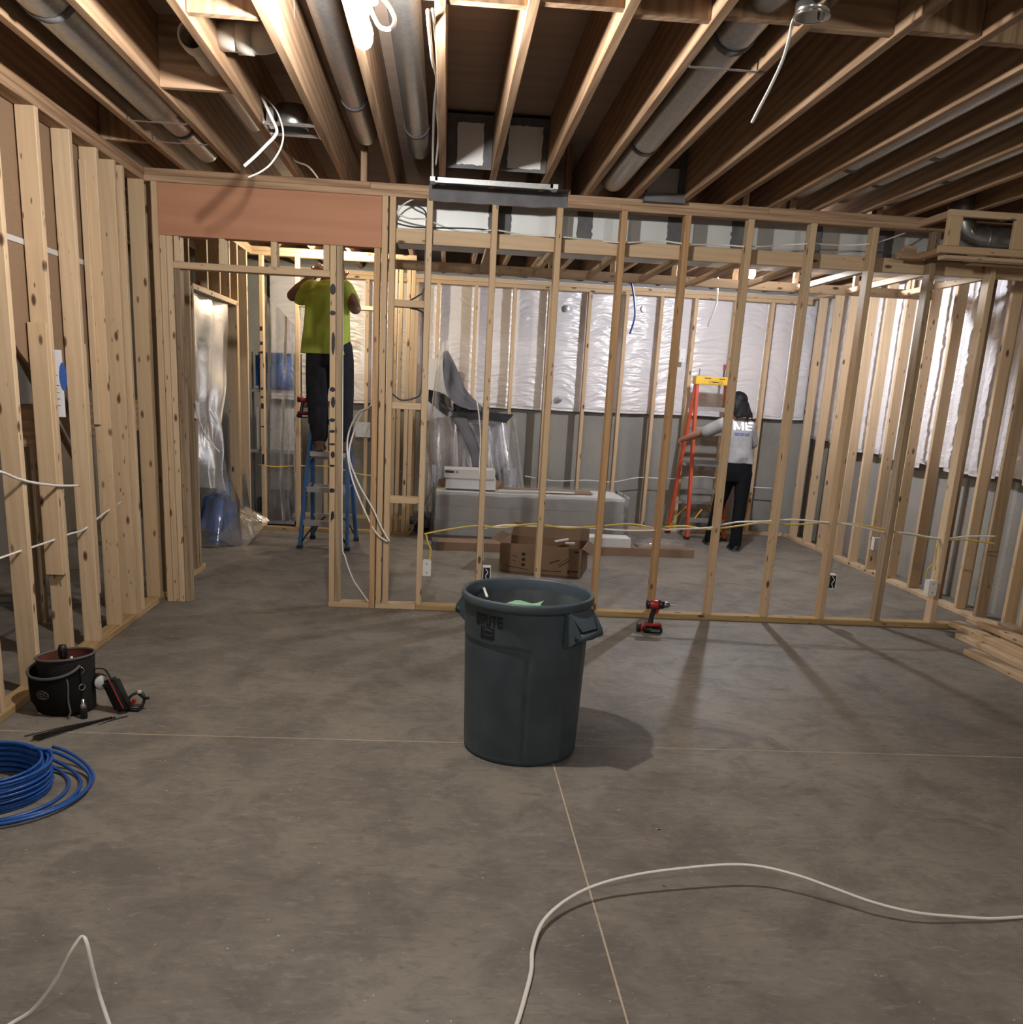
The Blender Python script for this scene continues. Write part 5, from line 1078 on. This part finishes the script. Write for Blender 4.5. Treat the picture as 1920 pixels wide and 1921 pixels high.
def fw_(u, v):
    a = -1.9 + 3.8 * u; rr = 0.25 - 0.10 * v; return Vector((-2.06 + (rr + 0.02) * math.cos(a), 8.58 + 0.30 * v + (rr + 0.22) * math.sin(a), 0.60 * v + 0.012 + 0.02 * noise.noise(Vector((u * 12, v * 9, 3))))) + Vector((0.05 * (1 - v) ** 2 * math.sin(a * 7), 0, 0))
sheet(bm, fw_, 50, 16); tag(obj('tote_wrap', bm, M['wrap'], None, True), 'glossy clear film wrapped over the blue bundle on the corridor floor', 'plastic wrap')
bm = bmesh.new(); bar(bm, (-1.90, 8.25, 0.02), (-1.72, 8.62, 0.26), 0.26, 0.004, (0.5, 0, 1)); tag(obj('wrap_tail', bm, M['wrap']), 'stiff tail of clear film sticking out beside the blue bundle', 'plastic wrap')
# shelving behind plastic at the corridor end
t = thing('storage_shelf', 'grey storage shelf seen dimly behind the corridor plastic', 'shelf', (-1.72, 9.75, 0))
for z in (0.02, 0.75, 1.35): 
    bm = bmesh.new(); box(bm, (-0.30, -0.2, z), (0.22, 0.2, z + 0.03)); obj('shelf_board', bm, M['greyfoam'], t)
for sx_ in (-0.30, 0.20):
    for sy_ in (-0.2, 0.18):
        bm = bmesh.new(); box(bm, (sx_, sy_, 0.0), (sx_ + 0.02, sy_ + 0.02, 1.75)); obj('upright', bm, M['steel'], t)
t = thing('storage_tote', 'blue tote high on the shelf behind the corridor plastic', 'tote', (-1.73, 9.72, 1.382)); bm = bmesh.new(); softbox(bm, (-0.18, -0.16, 0), (0.20, 0.16, 0.36), 0.03, 2); obj('tub', bm, M['tote'], t, True)
t = thing('white_carton', 'white carton on the middle shelf behind the corridor plastic', 'carton', (-1.70, 9.72, 0.782)); bm = bmesh.new(); box(bm, (-0.2, -0.17, 0.0), (0.18, 0.17, 0.42)); obj('carton_body', bm, M['boxw'], t)
t = thing('dark_bundle', 'dark rolled bundle on the floor behind the corridor plastic', 'bundle', (-1.70, 9.68, 0.052)); bm = bmesh.new(); softbox(bm, (-0.22, -0.16, 0), (0.20, 0.16, 0.30), 0.08, 3); obj('bundle_body', bm, M['darkgrey'], t, True)
bm = bmesh.new()
def cend(u, v):
    return Vector((-1.80 + (0.36 - 0.05 * v) * u + 0.05 * smooth(0.7, 1, v) * u, 9.40 + 0.03 * math.sin(u * 15 + 2 * v) + 0.03 * noise.noise(Vector((u * 5, v * 6, 4))), 2.28 - 0.35 * u * (1 - v) - (2.24) * v + 0.03))
sheet(bm, cend, 30, 50); tag(obj('plastic_curtain', bm, M['film'], None, True), 'clear plastic sheet hanging at the end of the corridor before the shelf', 'plastic sheet')
# dark bits on the floor by the yellow-lit studs
t = thing('dark_bag', 'dark shiny bag heaped by the yellow-lit studs left of the wrapped stack', 'bag', (-0.20, 9.62, 0)); bm = bmesh.new(); softbox(bm, (-0.14, -0.15, 0), (0.10, 0.15, 0.20), 0.06, 3)
for v in bm.verts: v.co += Vector((0.02, 0.02, 0.02 if v.co.z > 0.02 else 0)) * noise.noise(v.co * 9)
obj('bag_body', bm, M['darkgrey'], t, True)

# ================================================================ STEPLADDERS
def ladder(name, label, fl, fr_, rl, rr_, tl, tr, mk, cap_mk, steps, feet_mk, cap_h=0.05, tray=True):
    """front feet fl/fr, rear feet rl/rr, rail tops tl/tr (points on the cap underside)"""
    fl, fr_, rl, rr_, tl, tr = map(Vector, (fl, fr_, rl, rr_, tl, tr))
    c0 = (fl + fr_ + rl + rr_) / 4; t = thing(name, label, 'ladder', c0)
    back = Vector((0, 0.05, 0))
    def rail(a, b_, nm):
        bm = bmesh.new(); n_ = (fr_ - fl).normalized(); bar(bm, a - c0 + Vector((0, 0, 0.02)), b_ - c0, 0.028, 0.065, n_.cross(b_ - a).normalized() if abs(n_.dot((b_ - a).normalized())) < 0.9 else (0, 1, 0)); return obj(nm, bm, M[mk], t)
    rail(fl, tl, 'front_rail'); rail(fr_, tr, 'front_rail'); rail(rl, tl + back, 'rear_rail'); rail(rr_, tr + back, 'rear_rail')
    for p in (fl, fr_, rl, rr_):
        bm = bmesh.new(); box(bm, p - c0 + Vector((-0.024, -0.04, 0)), p - c0 + Vector((0.024, 0.04, 0.03))); obj('foot', bm, M['black'], t)
    ztop = tl.z
    for z in steps:
        f = z / ztop; a = fl.lerp(tl, f) - c0; b_ = fr_.lerp(tr, f) - c0
        bm = bmesh.new(); bar(bm, a + Vector((0.012, 0, 0)), b_ - Vector((0.012, 0, 0)), 0.085, 0.008); bar(bm, a + Vector((0.012, -0.04, -0.02)), b_ + Vector((-0.012, -0.04, -0.02)), 0.006, 0.04); st = obj('step', bm, M['alu'], t)
        for s, q in ((1, a), (-1, b_)):
            bm = bmesh.new(); bar(bm, q + Vector((s * 0.012, -0.03, -0.07)), q + Vector((s * 0.07, -0.03, -0.012)), 0.004, 0.022, (0, 1, 0)); obj('step_brace', bm, M['alu'], st)
    for f in (0.22, 0.48, 0.72):
        a = rl.lerp(tl + back, f) - c0; b_ = rr_.lerp(tr + back, f) - c0; bm = bmesh.new(); bar(bm, a, b_, 0.03, 0.025); obj('rear_bar', bm, M['alu'], t)
    for p, q, s in ((fl, tl, 1), (fr_, tr, -1)):
        a = p.lerp(q, 0.03) - c0; b_ = p.lerp(q, 0.20) - c0 + (fr_ - fl) * (0.36 * s); bm = bmesh.new(); md = (a + b_) / 2 + Vector((0, 0, 0.035)); tube(bm, spline([a, md, b_], 6), 0.014, 6, 0.5); obj('foot_brace', bm, M[feet_mk], t)
    for p, q, s in ((rl, tl + back, 1), (rr_, tr + back, -1)):
        a = p.lerp(q, 0.03) - c0; b_ = p.lerp(q, 0.22) - c0 + (rr_ - rl) * (0.33 * s); bm = bmesh.new(); md = (a + b_) / 2 + Vector((0, 0, 0.035)); tube(bm, spline([a, md, b_], 6), 0.014, 6, 0.5); obj('foot_brace', bm, M[feet_mk], t)
    for s in (0.5,):
        a = fl.lerp(tl, s) - c0; b_ = rl.lerp(tl + back, s) - c0; bm = bmesh.new(); bar(bm, a, b_, 0.006, 0.02); obj('spreader', bm, M['alu'], t)
        a = fr_.lerp(tr, s) - c0; b_ = rr_.lerp(tr + back, s) - c0; bm = bmesh.new(); bar(bm, a, b_, 0.006, 0.02); obj('spreader', bm, M['alu'], t)
    bm = bmesh.new(); a = tl - c0; b_ = tr - c0; ex = (b_ - a).normalized() * 0.03
    bar(bm, a - ex + Vector((0, 0.02, cap_h / 2)), b_ + ex + Vector((0, 0.02, cap_h / 2)), 0.15, cap_h); bmesh.ops.bevel(bm, geom=bm.edges[:], offset=0.006, segments=2, affect='EDGES'); cp = obj('cap', bm, M[cap_mk], t)
    return t, cp, a - ex, b_ + ex
blad, _, _, _ = ladder('step_ladder', 'blue fibreglass stepladder under the man in the lime shirt', (-1.276, 8.30, 0), (-0.842, 8.26, 0), (-1.235, 8.84, 0), (-0.812, 8.82, 0), (-1.195, 8.50, 1.11), (-0.872, 8.49, 1.11), 'blue', 'blue', (0.25, 0.55, 0.868), 'black')
rlad, cap_, ca, cb = ladder('step_ladder', 'orange fibreglass stepladder with a yellow top beside the woman in grey', (2.715, 9.78, 0), (3.13, 9.78, 0), (2.60, 10.20, 0), (3.25, 10.20, 0), (2.70, 9.93, 1.655), (3.03, 9.93, 1.655), 'orange_f', 'yellow', (0.23, 0.545, 0.86, 1.17, 1.42), 'yellow', 0.085)
# dark marks moulded and printed on the yellow cap
bm = bmesh.new()
def cm(x0, x1, z0, z1):
    y = ca.y - 0.0565 ; v = [bm.verts.new((ca.x + x0, y, ca.z + z0)), bm.verts.new((ca.x + x1, y, ca.z + z0)), bm.verts.new((ca.x + x1, y, ca.z + z1)), bm.verts.new((ca.x + x0, y, ca.z + z1))]; bm.faces.new(v)
cm(0.09, 0.16, 0.062, 0.070); cm(0.25, 0.31, 0.058, 0.066)
def ring(cx, cz, rx, rz_, w_=0.004):
    q = 18; y = ca.y - 0.0565
    a = [bm.verts.new((ca.x + cx + rx * math.cos(2 * math.pi * i / q), y, ca.z + cz + rz_ * math.sin(2 * math.pi * i / q))) for i in range(q)]; b_ = [bm.verts.new((ca.x + cx + (rx - w_) * math.cos(2 * math.pi * i / q), y, ca.z + cz + (rz_ - w_) * math.sin(2 * math.pi * i / q))) for i in range(q)]
    for i in range(q): bm.faces.new((a[i], a[(i + 1) % q], b_[(i + 1) % q], b_[i]))
ring(0.16, 0.030, 0.022, 0.013); ring(0.265, 0.024, 0.022, 0.013); cm(0.183, 0.242, 0.022, 0.032)
obj('cap_print', bm, M['print'], cap_)
t = thing('screwdriver', 'dark screwdriver standing in the yellow ladder top', 'screwdriver', (2.715, 9.95, 1.742)); bm = bmesh.new(); tube(bm, [(0, 0, -0.02), (0.004, 0, 0.075)], 0.007, 8); obj('shaft', bm, M['steel'], t)
t = thing('screwdriver', 'red-handled screwdriver standing at the right of the yellow ladder top', 'screwdriver', (2.985, 9.95, 1.742)); bm = bmesh.new(); tube(bm, [(0, 0, -0.02), (0.0, 0, 0.07)], 0.008, 8); obj('shaft', bm, M['black'], t); bm = bmesh.new(); tube(bm, [(0, 0, 0.07), (0, 0, 0.13)], 0.014, 8); obj('handle', bm, M['red'], t)
t = thing('impact_driver', 'black and red cordless driver hanging at the left edge of the blue ladder top', 'drill', (-1.262, 8.47, 1.162), rz=R(15)); tool_body(t); t.scale = (0.95, 0.95, 0.85)

# ================================================================ PEOPLE
def capsule(bm, a, ra, b_, rb, n=14, sq=1.0):
    a = Vector(a); b_ = Vector(b_); d = (b_ - a); ln = d.length; d.normalize()
    pts = []; rad = []
    for i in range(4): th = math.pi / 2 * (1 - i / 4); pts.append(a - d * ra * math.sin(th)); rad.append(max(ra * math.cos(th), 0.0008))
    pts.append(a); rad.append(ra); pts.append(a.lerp(b_, 0.5)); rad.append((ra + rb) / 2); pts.append(b_); rad.append(rb)
    for i in range(1, 5): th = math.pi / 2 * i / 4; pts.append(b_ + d * rb * math.sin(th)); rad.append(max(rb * math.cos(th), 0.0008))
    tube(bm, pts, rad, n, sq)
def chain(bm, pts, n=14):
    for (a, ra), (b_, rb) in zip(pts, pts[1:]): capsule(bm, a, ra, b_, rb, n)
def ellipsoid(bm, c, r, rot=None):
    m = Matrix.Translation(Vector(c)) @ (rot or Matrix()) @ Matrix.Diagonal((*r, 1)); bmesh.ops.create_uvsphere(bm, u_segments=20, v_segments=14, radius=1.0, matrix=m)
def trunk(bm, rings, yaw=0.0, n=24):
    """rings: (centre, half width, half depth); superellipse sections"""
    rr = []
    for c, a, b_ in rings:
        q = []
        for k in range(n):
            th = 2 * math.pi * k / n; cs, sn = math.cos(th), math.sin(th)
            x = a * math.copysign(abs(cs) ** 0.8, cs); y = b_ * math.copysign(abs(sn) ** 0.8, sn)
            q.append((c[0] + x * math.cos(yaw) - y * math.sin(yaw), c[1] + x * math.sin(yaw) + y * math.cos(yaw), c[2]))
        rr.append(q)
    loft(bm, rr, True, True)
def skin(name, bm, mk, parent, vox, sm=6):
    bmesh.ops.recalc_face_normals(bm, faces=bm.faces)
    o = obj(name, bm, M[mk], parent, True)
    md = o.modifiers.new('remesh', 'REMESH'); md.mode = 'VOXEL'; md.voxel_size = vox; md.use_smooth_shade = True
    s = o.modifiers.new('smooth', 'SMOOTH'); s.factor = 0.5; s.iterations = sm
    return o
def hand(bm, wrist, fwd, palmn, s=1.0, curl=0.5, side=1):
    """palm, five fingers with two bends and a thumb on the side"""
    w_ = Vector(wrist); f = Vector(fwd).normalized(); nrm = Vector(palmn); nrm = (nrm - f * nrm.dot(f)).normalized(); sd = f.cross(nrm) * side
    for k in (-1, 0, 1): capsule(bm, w_ + sd * 0.018 * k * s, 0.016 * s, w_ + f * 0.085 * s + sd * 0.025 * k * s, 0.014 * s, 10)
    for k, (off, ln) in enumerate(((-0.033, 0.070), (-0.011, 0.080), (0.011, 0.076), (0.032, 0.060))):
        p = w_ + f * 0.088 * s + sd * off * s; d = f.copy(); seg = (0.45, 0.32, 0.23); a = curl
        for i, q in enumerate(seg):
            d2 = (f * math.cos(a * (i + 0.6)) + nrm * math.sin(a * (i + 0.6))).normalized(); p2 = p + d2 * ln * q * s; capsule(bm, p, 0.0085 * s, p2, 0.0078 * s, 8); p = p2
    p = w_ + f * 0.03 * s - sd * 0.03 * s; d = (f * 0.6 - sd * 0.7 + nrm * 0.3).normalized()
    p2 = p + d * 0.038 * s; capsule(bm, p, 0.012 * s, p2, 0.010 * s, 8); p3 = p2 + (f * 0.8 - sd * 0.1 + nrm * 0.5).normalized() * 0.032 * s; capsule(bm, p2, 0.0095 * s, p3, 0.008 * s, 8)
def face_parts(par, hc, s, yawm, mk_skin):
    """eyes, brows and mouth on the far side of the head (it faces away from the camera)"""
    for sx_ in (-1, 1):
        bm = bmesh.new(); ellipsoid(bm, (0, 0, 0), (0.013 * s, 0.012 * s, 0.010 * s)); o = obj('eye', bm, M['white'], par, True); o.location = Vector(hc) - Vector(par.location) + yawm @ Vector((sx_ * 0.032 * s, 0.083 * s, 0.0))
        bm = bmesh.new(); ellipsoid(bm, (0, 0, 0), (0.006 * s, 0.004 * s, 0.006 * s)); o2 = obj('pupil', bm, M['black'], o, True); o2.location = yawm @ Vector((0, 0.010 * s, 0))
    bm = bmesh.new(); ellipsoid(bm, (0, 0, 0), (0.024 * s, 0.008 * s, 0.008 * s)); o = obj('mouth', bm, M['redin'], par, True); o.location = Vector(hc) - Vector(par.location) + yawm @ Vector((0, 0.086 * s, -0.058 * s))
def head(bm, c, s, rotm, nb):
    c = Vector(c)
    ellipsoid(bm, c + rotm @ Vector((0, -0.008, 0.025)) * s, (0.076 * s, 0.094 * s, 0.088 * s), rotm.to_4x4())
    ellipsoid(bm, c + rotm @ Vector((0, 0.022, -0.045)) * s, (0.060 * s, 0.066 * s, 0.070 * s), rotm.to_4x4())
    capsule(bm, c + rotm @ Vector((0, 0.085, 0.0)) * s, 0.010 * s, c + rotm @ Vector((0, 0.100, -0.028)) * s, 0.015 * s, 8)
    for sx_ in (-1, 1): ellipsoid(bm, c + rotm @ Vector((sx_ * 0.078, -0.005, -0.005)) * s, (0.012 * s, 0.022 * s, 0.033 * s), rotm.to_4x4())
    capsule(bm, c + rotm @ Vector((0, -0.02, -0.06)) * s, 0.056 * s, nb, 0.062 * s, 14)
def local(bm, root):
    for v in bm.verts: v.co -= root.location

# ---- the man on the blue ladder, back to the camera, arms raised
pm = thing('person', 'man in a lime T-shirt and dark trousers on the blue ladder with raised arms', 'person', (-1.0, 8.42, 0.875))
tilt = Matrix.Rotation(R(-38), 3, 'X')
Ls, Rs = Vector((-1.205, 8.44, 2.275)), Vector((-0.885, 8.43, 2.285)); Le, Re = Vector((-1.352, 8.44, 2.20)), Vector((-0.800, 8.36, 2.115))
Lw, Rw = Vector((-1.175, 8.52, 2.385)), Vector((-0.925, 8.48, 2.36)); hc = Vector((-1.045, 8.63, 2.345))
Lh, Rh = Vector((-1.12, 8.43, 1.80)), Vector((-0.935, 8.42, 1.80)); Lk, Rk = Vector((-1.135, 8.41, 1.36)), Vector((-0.915, 8.47, 1.37)); La, Ra = Vector((-1.118, 8.45, 0.975)), Vector((-0.895, 8.47, 0.975))
bm = bmesh.new()
trunk(bm, [((-1.03, 8.43, 1.74), 0.135, 0.095), ((-1.03, 8.43, 1.88), 0.135, 0.09), ((-1.035, 8.43, 2.05), 0.15, 0.095), ((-1.04, 8.44, 2.20), 0.16, 0.10), ((-1.045, 8.45, 2.29), 0.12, 0.075), ((-1.045, 8.46, 2.33), 0.06, 0.055)])
head(bm, hc, 1.08, tilt, (-1.045, 8.47, 2.29))
for a, b_, c_, s in ((Ls, Le, Lw, -1), (Rs, Re, Rw, 1)):
    chain(bm, [(a, 0.058), (b_, 0.050)]); chain(bm, [(b_, 0.050), (b_.lerp(c_, 0.3), 0.053), (c_, 0.034)]); hand(bm, c_, (c_ - b_) + Vector((0, 0.10, 0.10)), (0, 1, -0.2), 1.05, 0.6, s)
for a, b_, c_ in ((Lh, Lk, La), (Rh, Rk, Ra)): chain(bm, [(a, 0.082), (b_, 0.056)]); chain(bm, [(b_, 0.056), (b_.lerp(c_, 0.3), 0.057), (c_, 0.038)]); capsule(bm, c_ + Vector((0, -0.03, -0.06)), 0.036, c_ + Vector((0, 0.13, -0.068)), 0.030)
local(bm, pm); skin('body', bm, 'skin', pm, 0.0065, 4); face_parts(pm, hc, 1.08, tilt, 'skin')
bm = bmesh.new(); ellipsoid(bm, hc + tilt @ Vector((0, -0.016, 0.036)), (0.089, 0.104, 0.088), tilt.to_4x4()); local(bm, pm); skin('hair', bm, 'hair', pm, 0.008, 3)
bm = bmesh.new()
trunk(bm, [((-1.062, 8.43, 1.722), 0.222, 0.145), ((-1.060, 8.43, 1.80), 0.212, 0.142), ((-1.055, 8.43, 1.92), 0.202, 0.137), ((-1.052, 8.435, 2.08), 0.196, 0.132), ((-1.05, 8.44, 2.20), 0.194, 0.124), ((-1.048, 8.45, 2.29), 0.150, 0.095), ((-1.046, 8.465, 2.325), 0.082, 0.074), ((-1.046, 8.47, 2.34), 0.075, 0.068)])
for a, b_, f in ((Ls, Le, 0.50), (Rs, Re, 0.40)):
    c_ = a.lerp(b_, f); chain(bm, [(a + Vector((0.02 * (1 if a.x < -1 else -1), 0, -0.02)), 0.090), (c_ + Vector((0, 0.02, -0.035)), 0.082)])
for v in bm.verts:
    if v.co.z < 2.2: v.co += Vector((0.010 * noise.noise(v.co * 9), 0.014 * noise.noise(v.co * 7 + Vector((3, 1, 2))), 0))
local(bm, pm); skin('shirt', bm, 'lime', pm, 0.008, 4)
bm = bmesh.new()
trunk(bm, [((-1.028, 8.43, 1.63), 0.165, 0.130), ((-1.028, 8.43, 1.74), 0.178, 0.130), ((-1.03, 8.43, 1.86), 0.158, 0.112)])
for a, b_, c_ in ((Lh, Lk, La), (Rh, Rk, Ra)): chain(bm, [(a + Vector((0, 0, -0.03)), 0.112), (a.lerp(b_, 0.5), 0.112), (b_, 0.098), (b_.lerp(c_, 0.5), 0.088), (c_ + Vector((0, -0.005, 0.035)), 0.076)], 16)
for v in bm.verts: v.co += Vector((noise.noise(v.co * 11), noise.noise(v.co * 11 + Vector((5, 5, 5))), 0)) * 0.007
local(bm, pm); skin('trousers', bm, 'jeans', pm, 0.0085, 4)
for c_ in (La, Ra):
    bm = bmesh.new(); chain(bm, [(c_ + Vector((0, -0.005, 0.07)), 0.052), (c_ + Vector((0, -0.02, -0.03)), 0.050)]); chain(bm, [(c_ + Vector((0, -0.03, -0.055)), 0.040), (c_ + Vector((0, 0.07, -0.055)), 0.043), (c_ + Vector((0, 0.15, -0.062)), 0.034)])
    box(bm, c_ + Vector((-0.042, -0.075, -0.098)), c_ + Vector((0.042, 0.185, -0.075))); local(bm, pm); skin('boot', bm, 'boot', pm, 0.007, 4)

# ---- the woman by the orange ladder, back to the camera, left hand on the rail
pw = thing('person', 'woman with long black hair in a grey printed T-shirt and black trousers', 'person', (2.95, 9.25, 0))

I3 = Matrix.Rotation(R(14), 3, 'Z') @ Matrix.Rotation(R(-6), 3, 'X')
hc = Vector((2.905, 9.30, 1.475))
Ls, Rs = Vector((2.772, 9.28, 1.285)), Vector((3.055, 9.24, 1.270)); Le, Re = Vector((2.610, 9.50, 1.155)), Vector((3.135, 9.36, 1.07)); Lw, Rw = Vector((2.500, 9.735, 1.075)), Vector((3.02, 9.57, 1.12))
Lh, Rh = Vector((2.915, 9.31, 0.82)), Vector((3.045, 9.26, 0.82)); Lk, Rk = Vector((2.868, 9.40, 0.45)), Vector((3.035, 9.22, 0.45)); La, Ra = Vector((2.835, 9.47, 0.08)), Vector((3.005, 9.14, 0.08))
yw = R(-4)
bm = bmesh.new()
trunk(bm, [((2.98, 9.29, 0.76), 0.14, 0.10), ((2.975, 9.28, 0.90), 0.135, 0.095), ((2.95, 9.27, 1.02), 0.115, 0.082), ((2.93, 9.265, 1.16), 0.135, 0.09), ((2.915, 9.265, 1.26), 0.13, 0.075), ((2.91, 9.27, 1.315), 0.05, 0.048)], yw)
head(bm, hc, 0.98, I3, (2.91, 9.275, 1.30))
for a, b_, c_, s in ((Ls, Le, Lw, -1), (Rs, Re, Rw, 1)):
    chain(bm, [(a, 0.047), (b_, 0.040)]); chain(bm, [(b_, 0.040), (b_.lerp(c_, 0.3), 0.041), (c_, 0.027)]); hand(bm, c_, (c_ - b_) + Vector((0.04, 0.03, -0.02)) * s * -1, (0.75 if s < 0 else -0.6, 0.1, -0.25), 0.92, 0.75, s)
for a, b_, c_ in ((Lh, Lk, La), (Rh, Rk, Ra)): chain(bm, [(a, 0.080), (b_, 0.050)]); chain(bm, [(b_, 0.050), (b_.lerp(c_, 0.3), 0.050), (c_, 0.033)]); capsule(bm, c_ + Vector((0, -0.03, -0.045)), 0.032, c_ + Vector((-0.01, 0.12, -0.05)), 0.027)
local(bm, pw); skin('body', bm, 'skin2', pw, 0.006, 4); face_parts(pw, hc, 0.98, I3, 'skin2')
bm = bmesh.new()
ellipsoid(bm, hc + I3 @ Vector((0, -0.022, 0.03)), (0.096, 0.104, 0.092), I3.to_4x4())
trunk(bm, [((2.945, 9.165, 1.345), 0.085, 0.018), ((2.94, 9.185, 1.38), 0.098, 0.030), ((2.925, 9.215, 1.43), 0.100, 0.055), ((2.91, 9.245, 1.48), 0.098, 0.075), ((2.905, 9.265, 1.53), 0.080, 0.072)])
for x, z, ln in ((2.875, 1.35, 0.03), (2.985, 1.35, 0.055), (3.03, 1.36, 0.03)): capsule(bm, (x, 9.19, z + 0.03), 0.012, (x + 0.012, 9.165, z - ln), 0.005, 8)
for v in bm.verts:
    if v.co.y < 9.24: v.co.y += 0.006 * math.sin(v.co.x * 190)
local(bm, pw); skin('hair', bm, 'hair', pw, 0.006, 2)
bm = bmesh.new()
trunk(bm, [((2.985, 9.285, 0.885), 0.152, 0.118), ((2.98, 9.28, 0.95), 0.150, 0.116), ((2.96, 9.275, 1.04), 0.140, 0.106), ((2.942, 9.27, 1.14), 0.150, 0.108), ((2.925, 9.265, 1.23), 0.160, 0.100), ((2.915, 9.265, 1.295), 0.115, 0.075), ((2.91, 9.27, 1.325), 0.062, 0.060)], yw)
for a, b_, f in ((Ls, Le, 0.66), (Rs, Re, 0.8)):
    c_ = a.lerp(b_, f); chain(bm, [(a + Vector((0.015 * (1 if a.x < 2.9 else -1), 0, -0.015)), 0.068), (c_ + Vector((0, 0, -0.018)), 0.066)])
for v in bm.verts:
    k = smooth(1.2, 0.95, v.co.z); v.co += Vector((0, 0.012 * math.sin(v.co.z * 62 + v.co.x * 22), 0.004 * noise.noise(v.co * 14))) * k
local(bm, pw); shirt2 = skin('shirt', bm, 'grey_t', pw, 0.0065, 3)
bm = bmesh.new()
trunk(bm, [((2.98, 9.285, 0.70), 0.135, 0.105), ((2.98, 9.285, 0.80), 0.152, 0.112), ((2.978, 9.28, 0.92), 0.140, 0.104)], yw)
for a, b_, c_ in ((Lh, Lk, La), (Rh, Rk, Ra)): chain(bm, [(a + Vector((0, 0, -0.04)), 0.092), (a.lerp(b_, 0.5), 0.080), (b_, 0.066), (b_.lerp(c_, 0.5), 0.062), (c_ + Vector((0, 0, -0.012)), 0.060)], 16)
for v in bm.verts: v.co += Vector((noise.noise(v.co * 11), noise.noise(v.co * 11 + Vector((5, 5, 5))), 0)) * 0.006
local(bm, pw); skin('trousers', bm, 'pants2', pw, 0.007, 4)
for c_ in (La, Ra):
    bm = bmesh.new(); chain(bm, [(c_ + Vector((0, -0.03, -0.042)), 0.036), (c_ + Vector((-0.005, 0.06, -0.045)), 0.036), (c_ + Vector((-0.01, 0.13, -0.05)), 0.029)]); box(bm, c_ + Vector((-0.040, -0.065, -0.08)), c_ + Vector((0.034, 0.155, -0.06))); local(bm, pw); skin('shoe', bm, 'black', pw, 0.006, 3)
    bm = bmesh.new(); box(bm, c_ + Vector((-0.041, -0.068, -0.08)), c_ + Vector((0.035, -0.04, -0.068))); local(bm, pw); obj('shoe_sole', bm, M['piping'], pw)
# shirt print: white letters and a row of small blue words, laid on the cloth
def print_on(bm, nm, mk):
    
    o = obj(nm, bm, M[mk], pw); s = o.modifiers.new('wrap', 'SHRINKWRAP'); s.target = shirt2; s.wrap_method = 'PROJECT'; s.use_project_y = True; s.use_positive_direction = True; s.use_negative_direction = False; s.wrap_mode = 'ABOVE_SURFACE'; s.offset = 0.004; s.project_limit = 0.4; return o
bm = bmesh.new(); block_text(bm, 'ME', 0.088, 0.084, 0.012, 6, {'M': 1.2, 'E': 0.88})
for v in bm.verts: v.co = Vector((v.co.x + 0.008, -0.16, v.co.y + 1.258))
print_on(bm, 'white_lettering', 'ink_white')
bm = bmesh.new()
for z, segs, h_ in ((1.186, ((-0.085, -0.03), (-0.02, 0.03), (0.04, 0.075)), 0.007), (1.166, ((-0.075, -0.038), (-0.028, 0.012), (0.022, 0.07)), 0.014)):
    for a, b_ in segs:
        x = a
        while x < b_ - 0.006:
            v = [bm.verts.new((x + 0.007, -0.16, z)), bm.verts.new((x + 0.0145, -0.16, z)), bm.verts.new((x + 0.0145, -0.16, z + h_)), bm.verts.new((x + 0.007, -0.16, z + h_))]; bm.faces.new(v); x += 0.0095
print_on(bm, 'blue_lettering', 'ink_blue')
pw.location.x += 0.05

# ================================================================ LAMPS
def lamp(name, label, p, mk, spread=0.30, hanger=True, loop=True):
    """bare bulb in a porcelain holder under a box on a bar hanger; p = centre of the glass"""
    t = thing(name, label, 'lamp', p)
    bm = bmesh.new(); lathe(bm, [(0.0005, -0.046), (0.013, -0.043), (0.024, -0.034), (0.030, -0.018), (0.031, 0.0), (0.027, 0.018), (0.019, 0.035), (0.0155, 0.046), (0.015, 0.058)], 24)
    obj('bulb', bm, M[mk], t, True)
    bm = bmesh.new(); lathe(bm, [(0.014, 0.056), (0.022, 0.058), (0.024, 0.085), (0.045, 0.09), (0.047, 0.10), (0.0, 0.10)], 24); obj('socket', bm, M['white'], t, True)
    if hanger:
        bm = bmesh.new(); lathe(bm, [(0.048, 0.101), (0.050, 0.104), (0.050, 0.138), (0.0, 0.138)], 20); obj('junction_box', bm, M['galv'], t)
        bm = bmesh.new(); tube(bm, [(-spread, 0, 0.112), (spread, 0, 0.112)], 0.006, 8)
        for s in (-1, 1): bar(bm, (s * spread, 0, 0.09), (s * spread, 0, 0.14), 0.012, 0.012, (0, 1, 0))
        obj('hanger_bar', bm, M['galv'], t)
    if loop:
        bm = bmesh.new(); tube(bm, spline([(0.02, 0, 0.125), (0.07, -0.01, 0.09), (0.10, -0.02, 0.04), (0.085, -0.02, 0.012), (0.05, -0.015, 0.02), (0.022, -0.008, 0.07)], 8), 0.0065, 8); obj('cord', bm, M['cable_w'], t, True)
    return t
lamp('ceiling_bulb', 'glowing bare bulb on a bar hanger between the joists near the camera', (-0.298, 3.28, 2.575), 'glow1', 0.245)
lamp('ceiling_bulb', 'glowing bare bulb beyond the partition above the orange ladder', (2.512, 7.900, 2.537), 'glow2', 0.12, True, False)
lamp('ceiling_bulb', 'glowing bare bulb at the end of the corridor beyond the man on the ladder', (-1.048, 8.970, 2.577), 'glow3', 0.1, False, False)
lamp('ceiling_bulb', 'added unseen fill bulb behind the camera on the right side', (2.2, 0.6, 2.575), 'glow_fill', 0.12, True, False)  # added as fill to brighten the near room, out of view
lamp('ceiling_bulb', 'added unseen fill bulb behind the camera on the left side', (-0.75, -0.4, 2.575), 'glow_fill', 0.13, True, False)  # second added fill bulb, also unseen
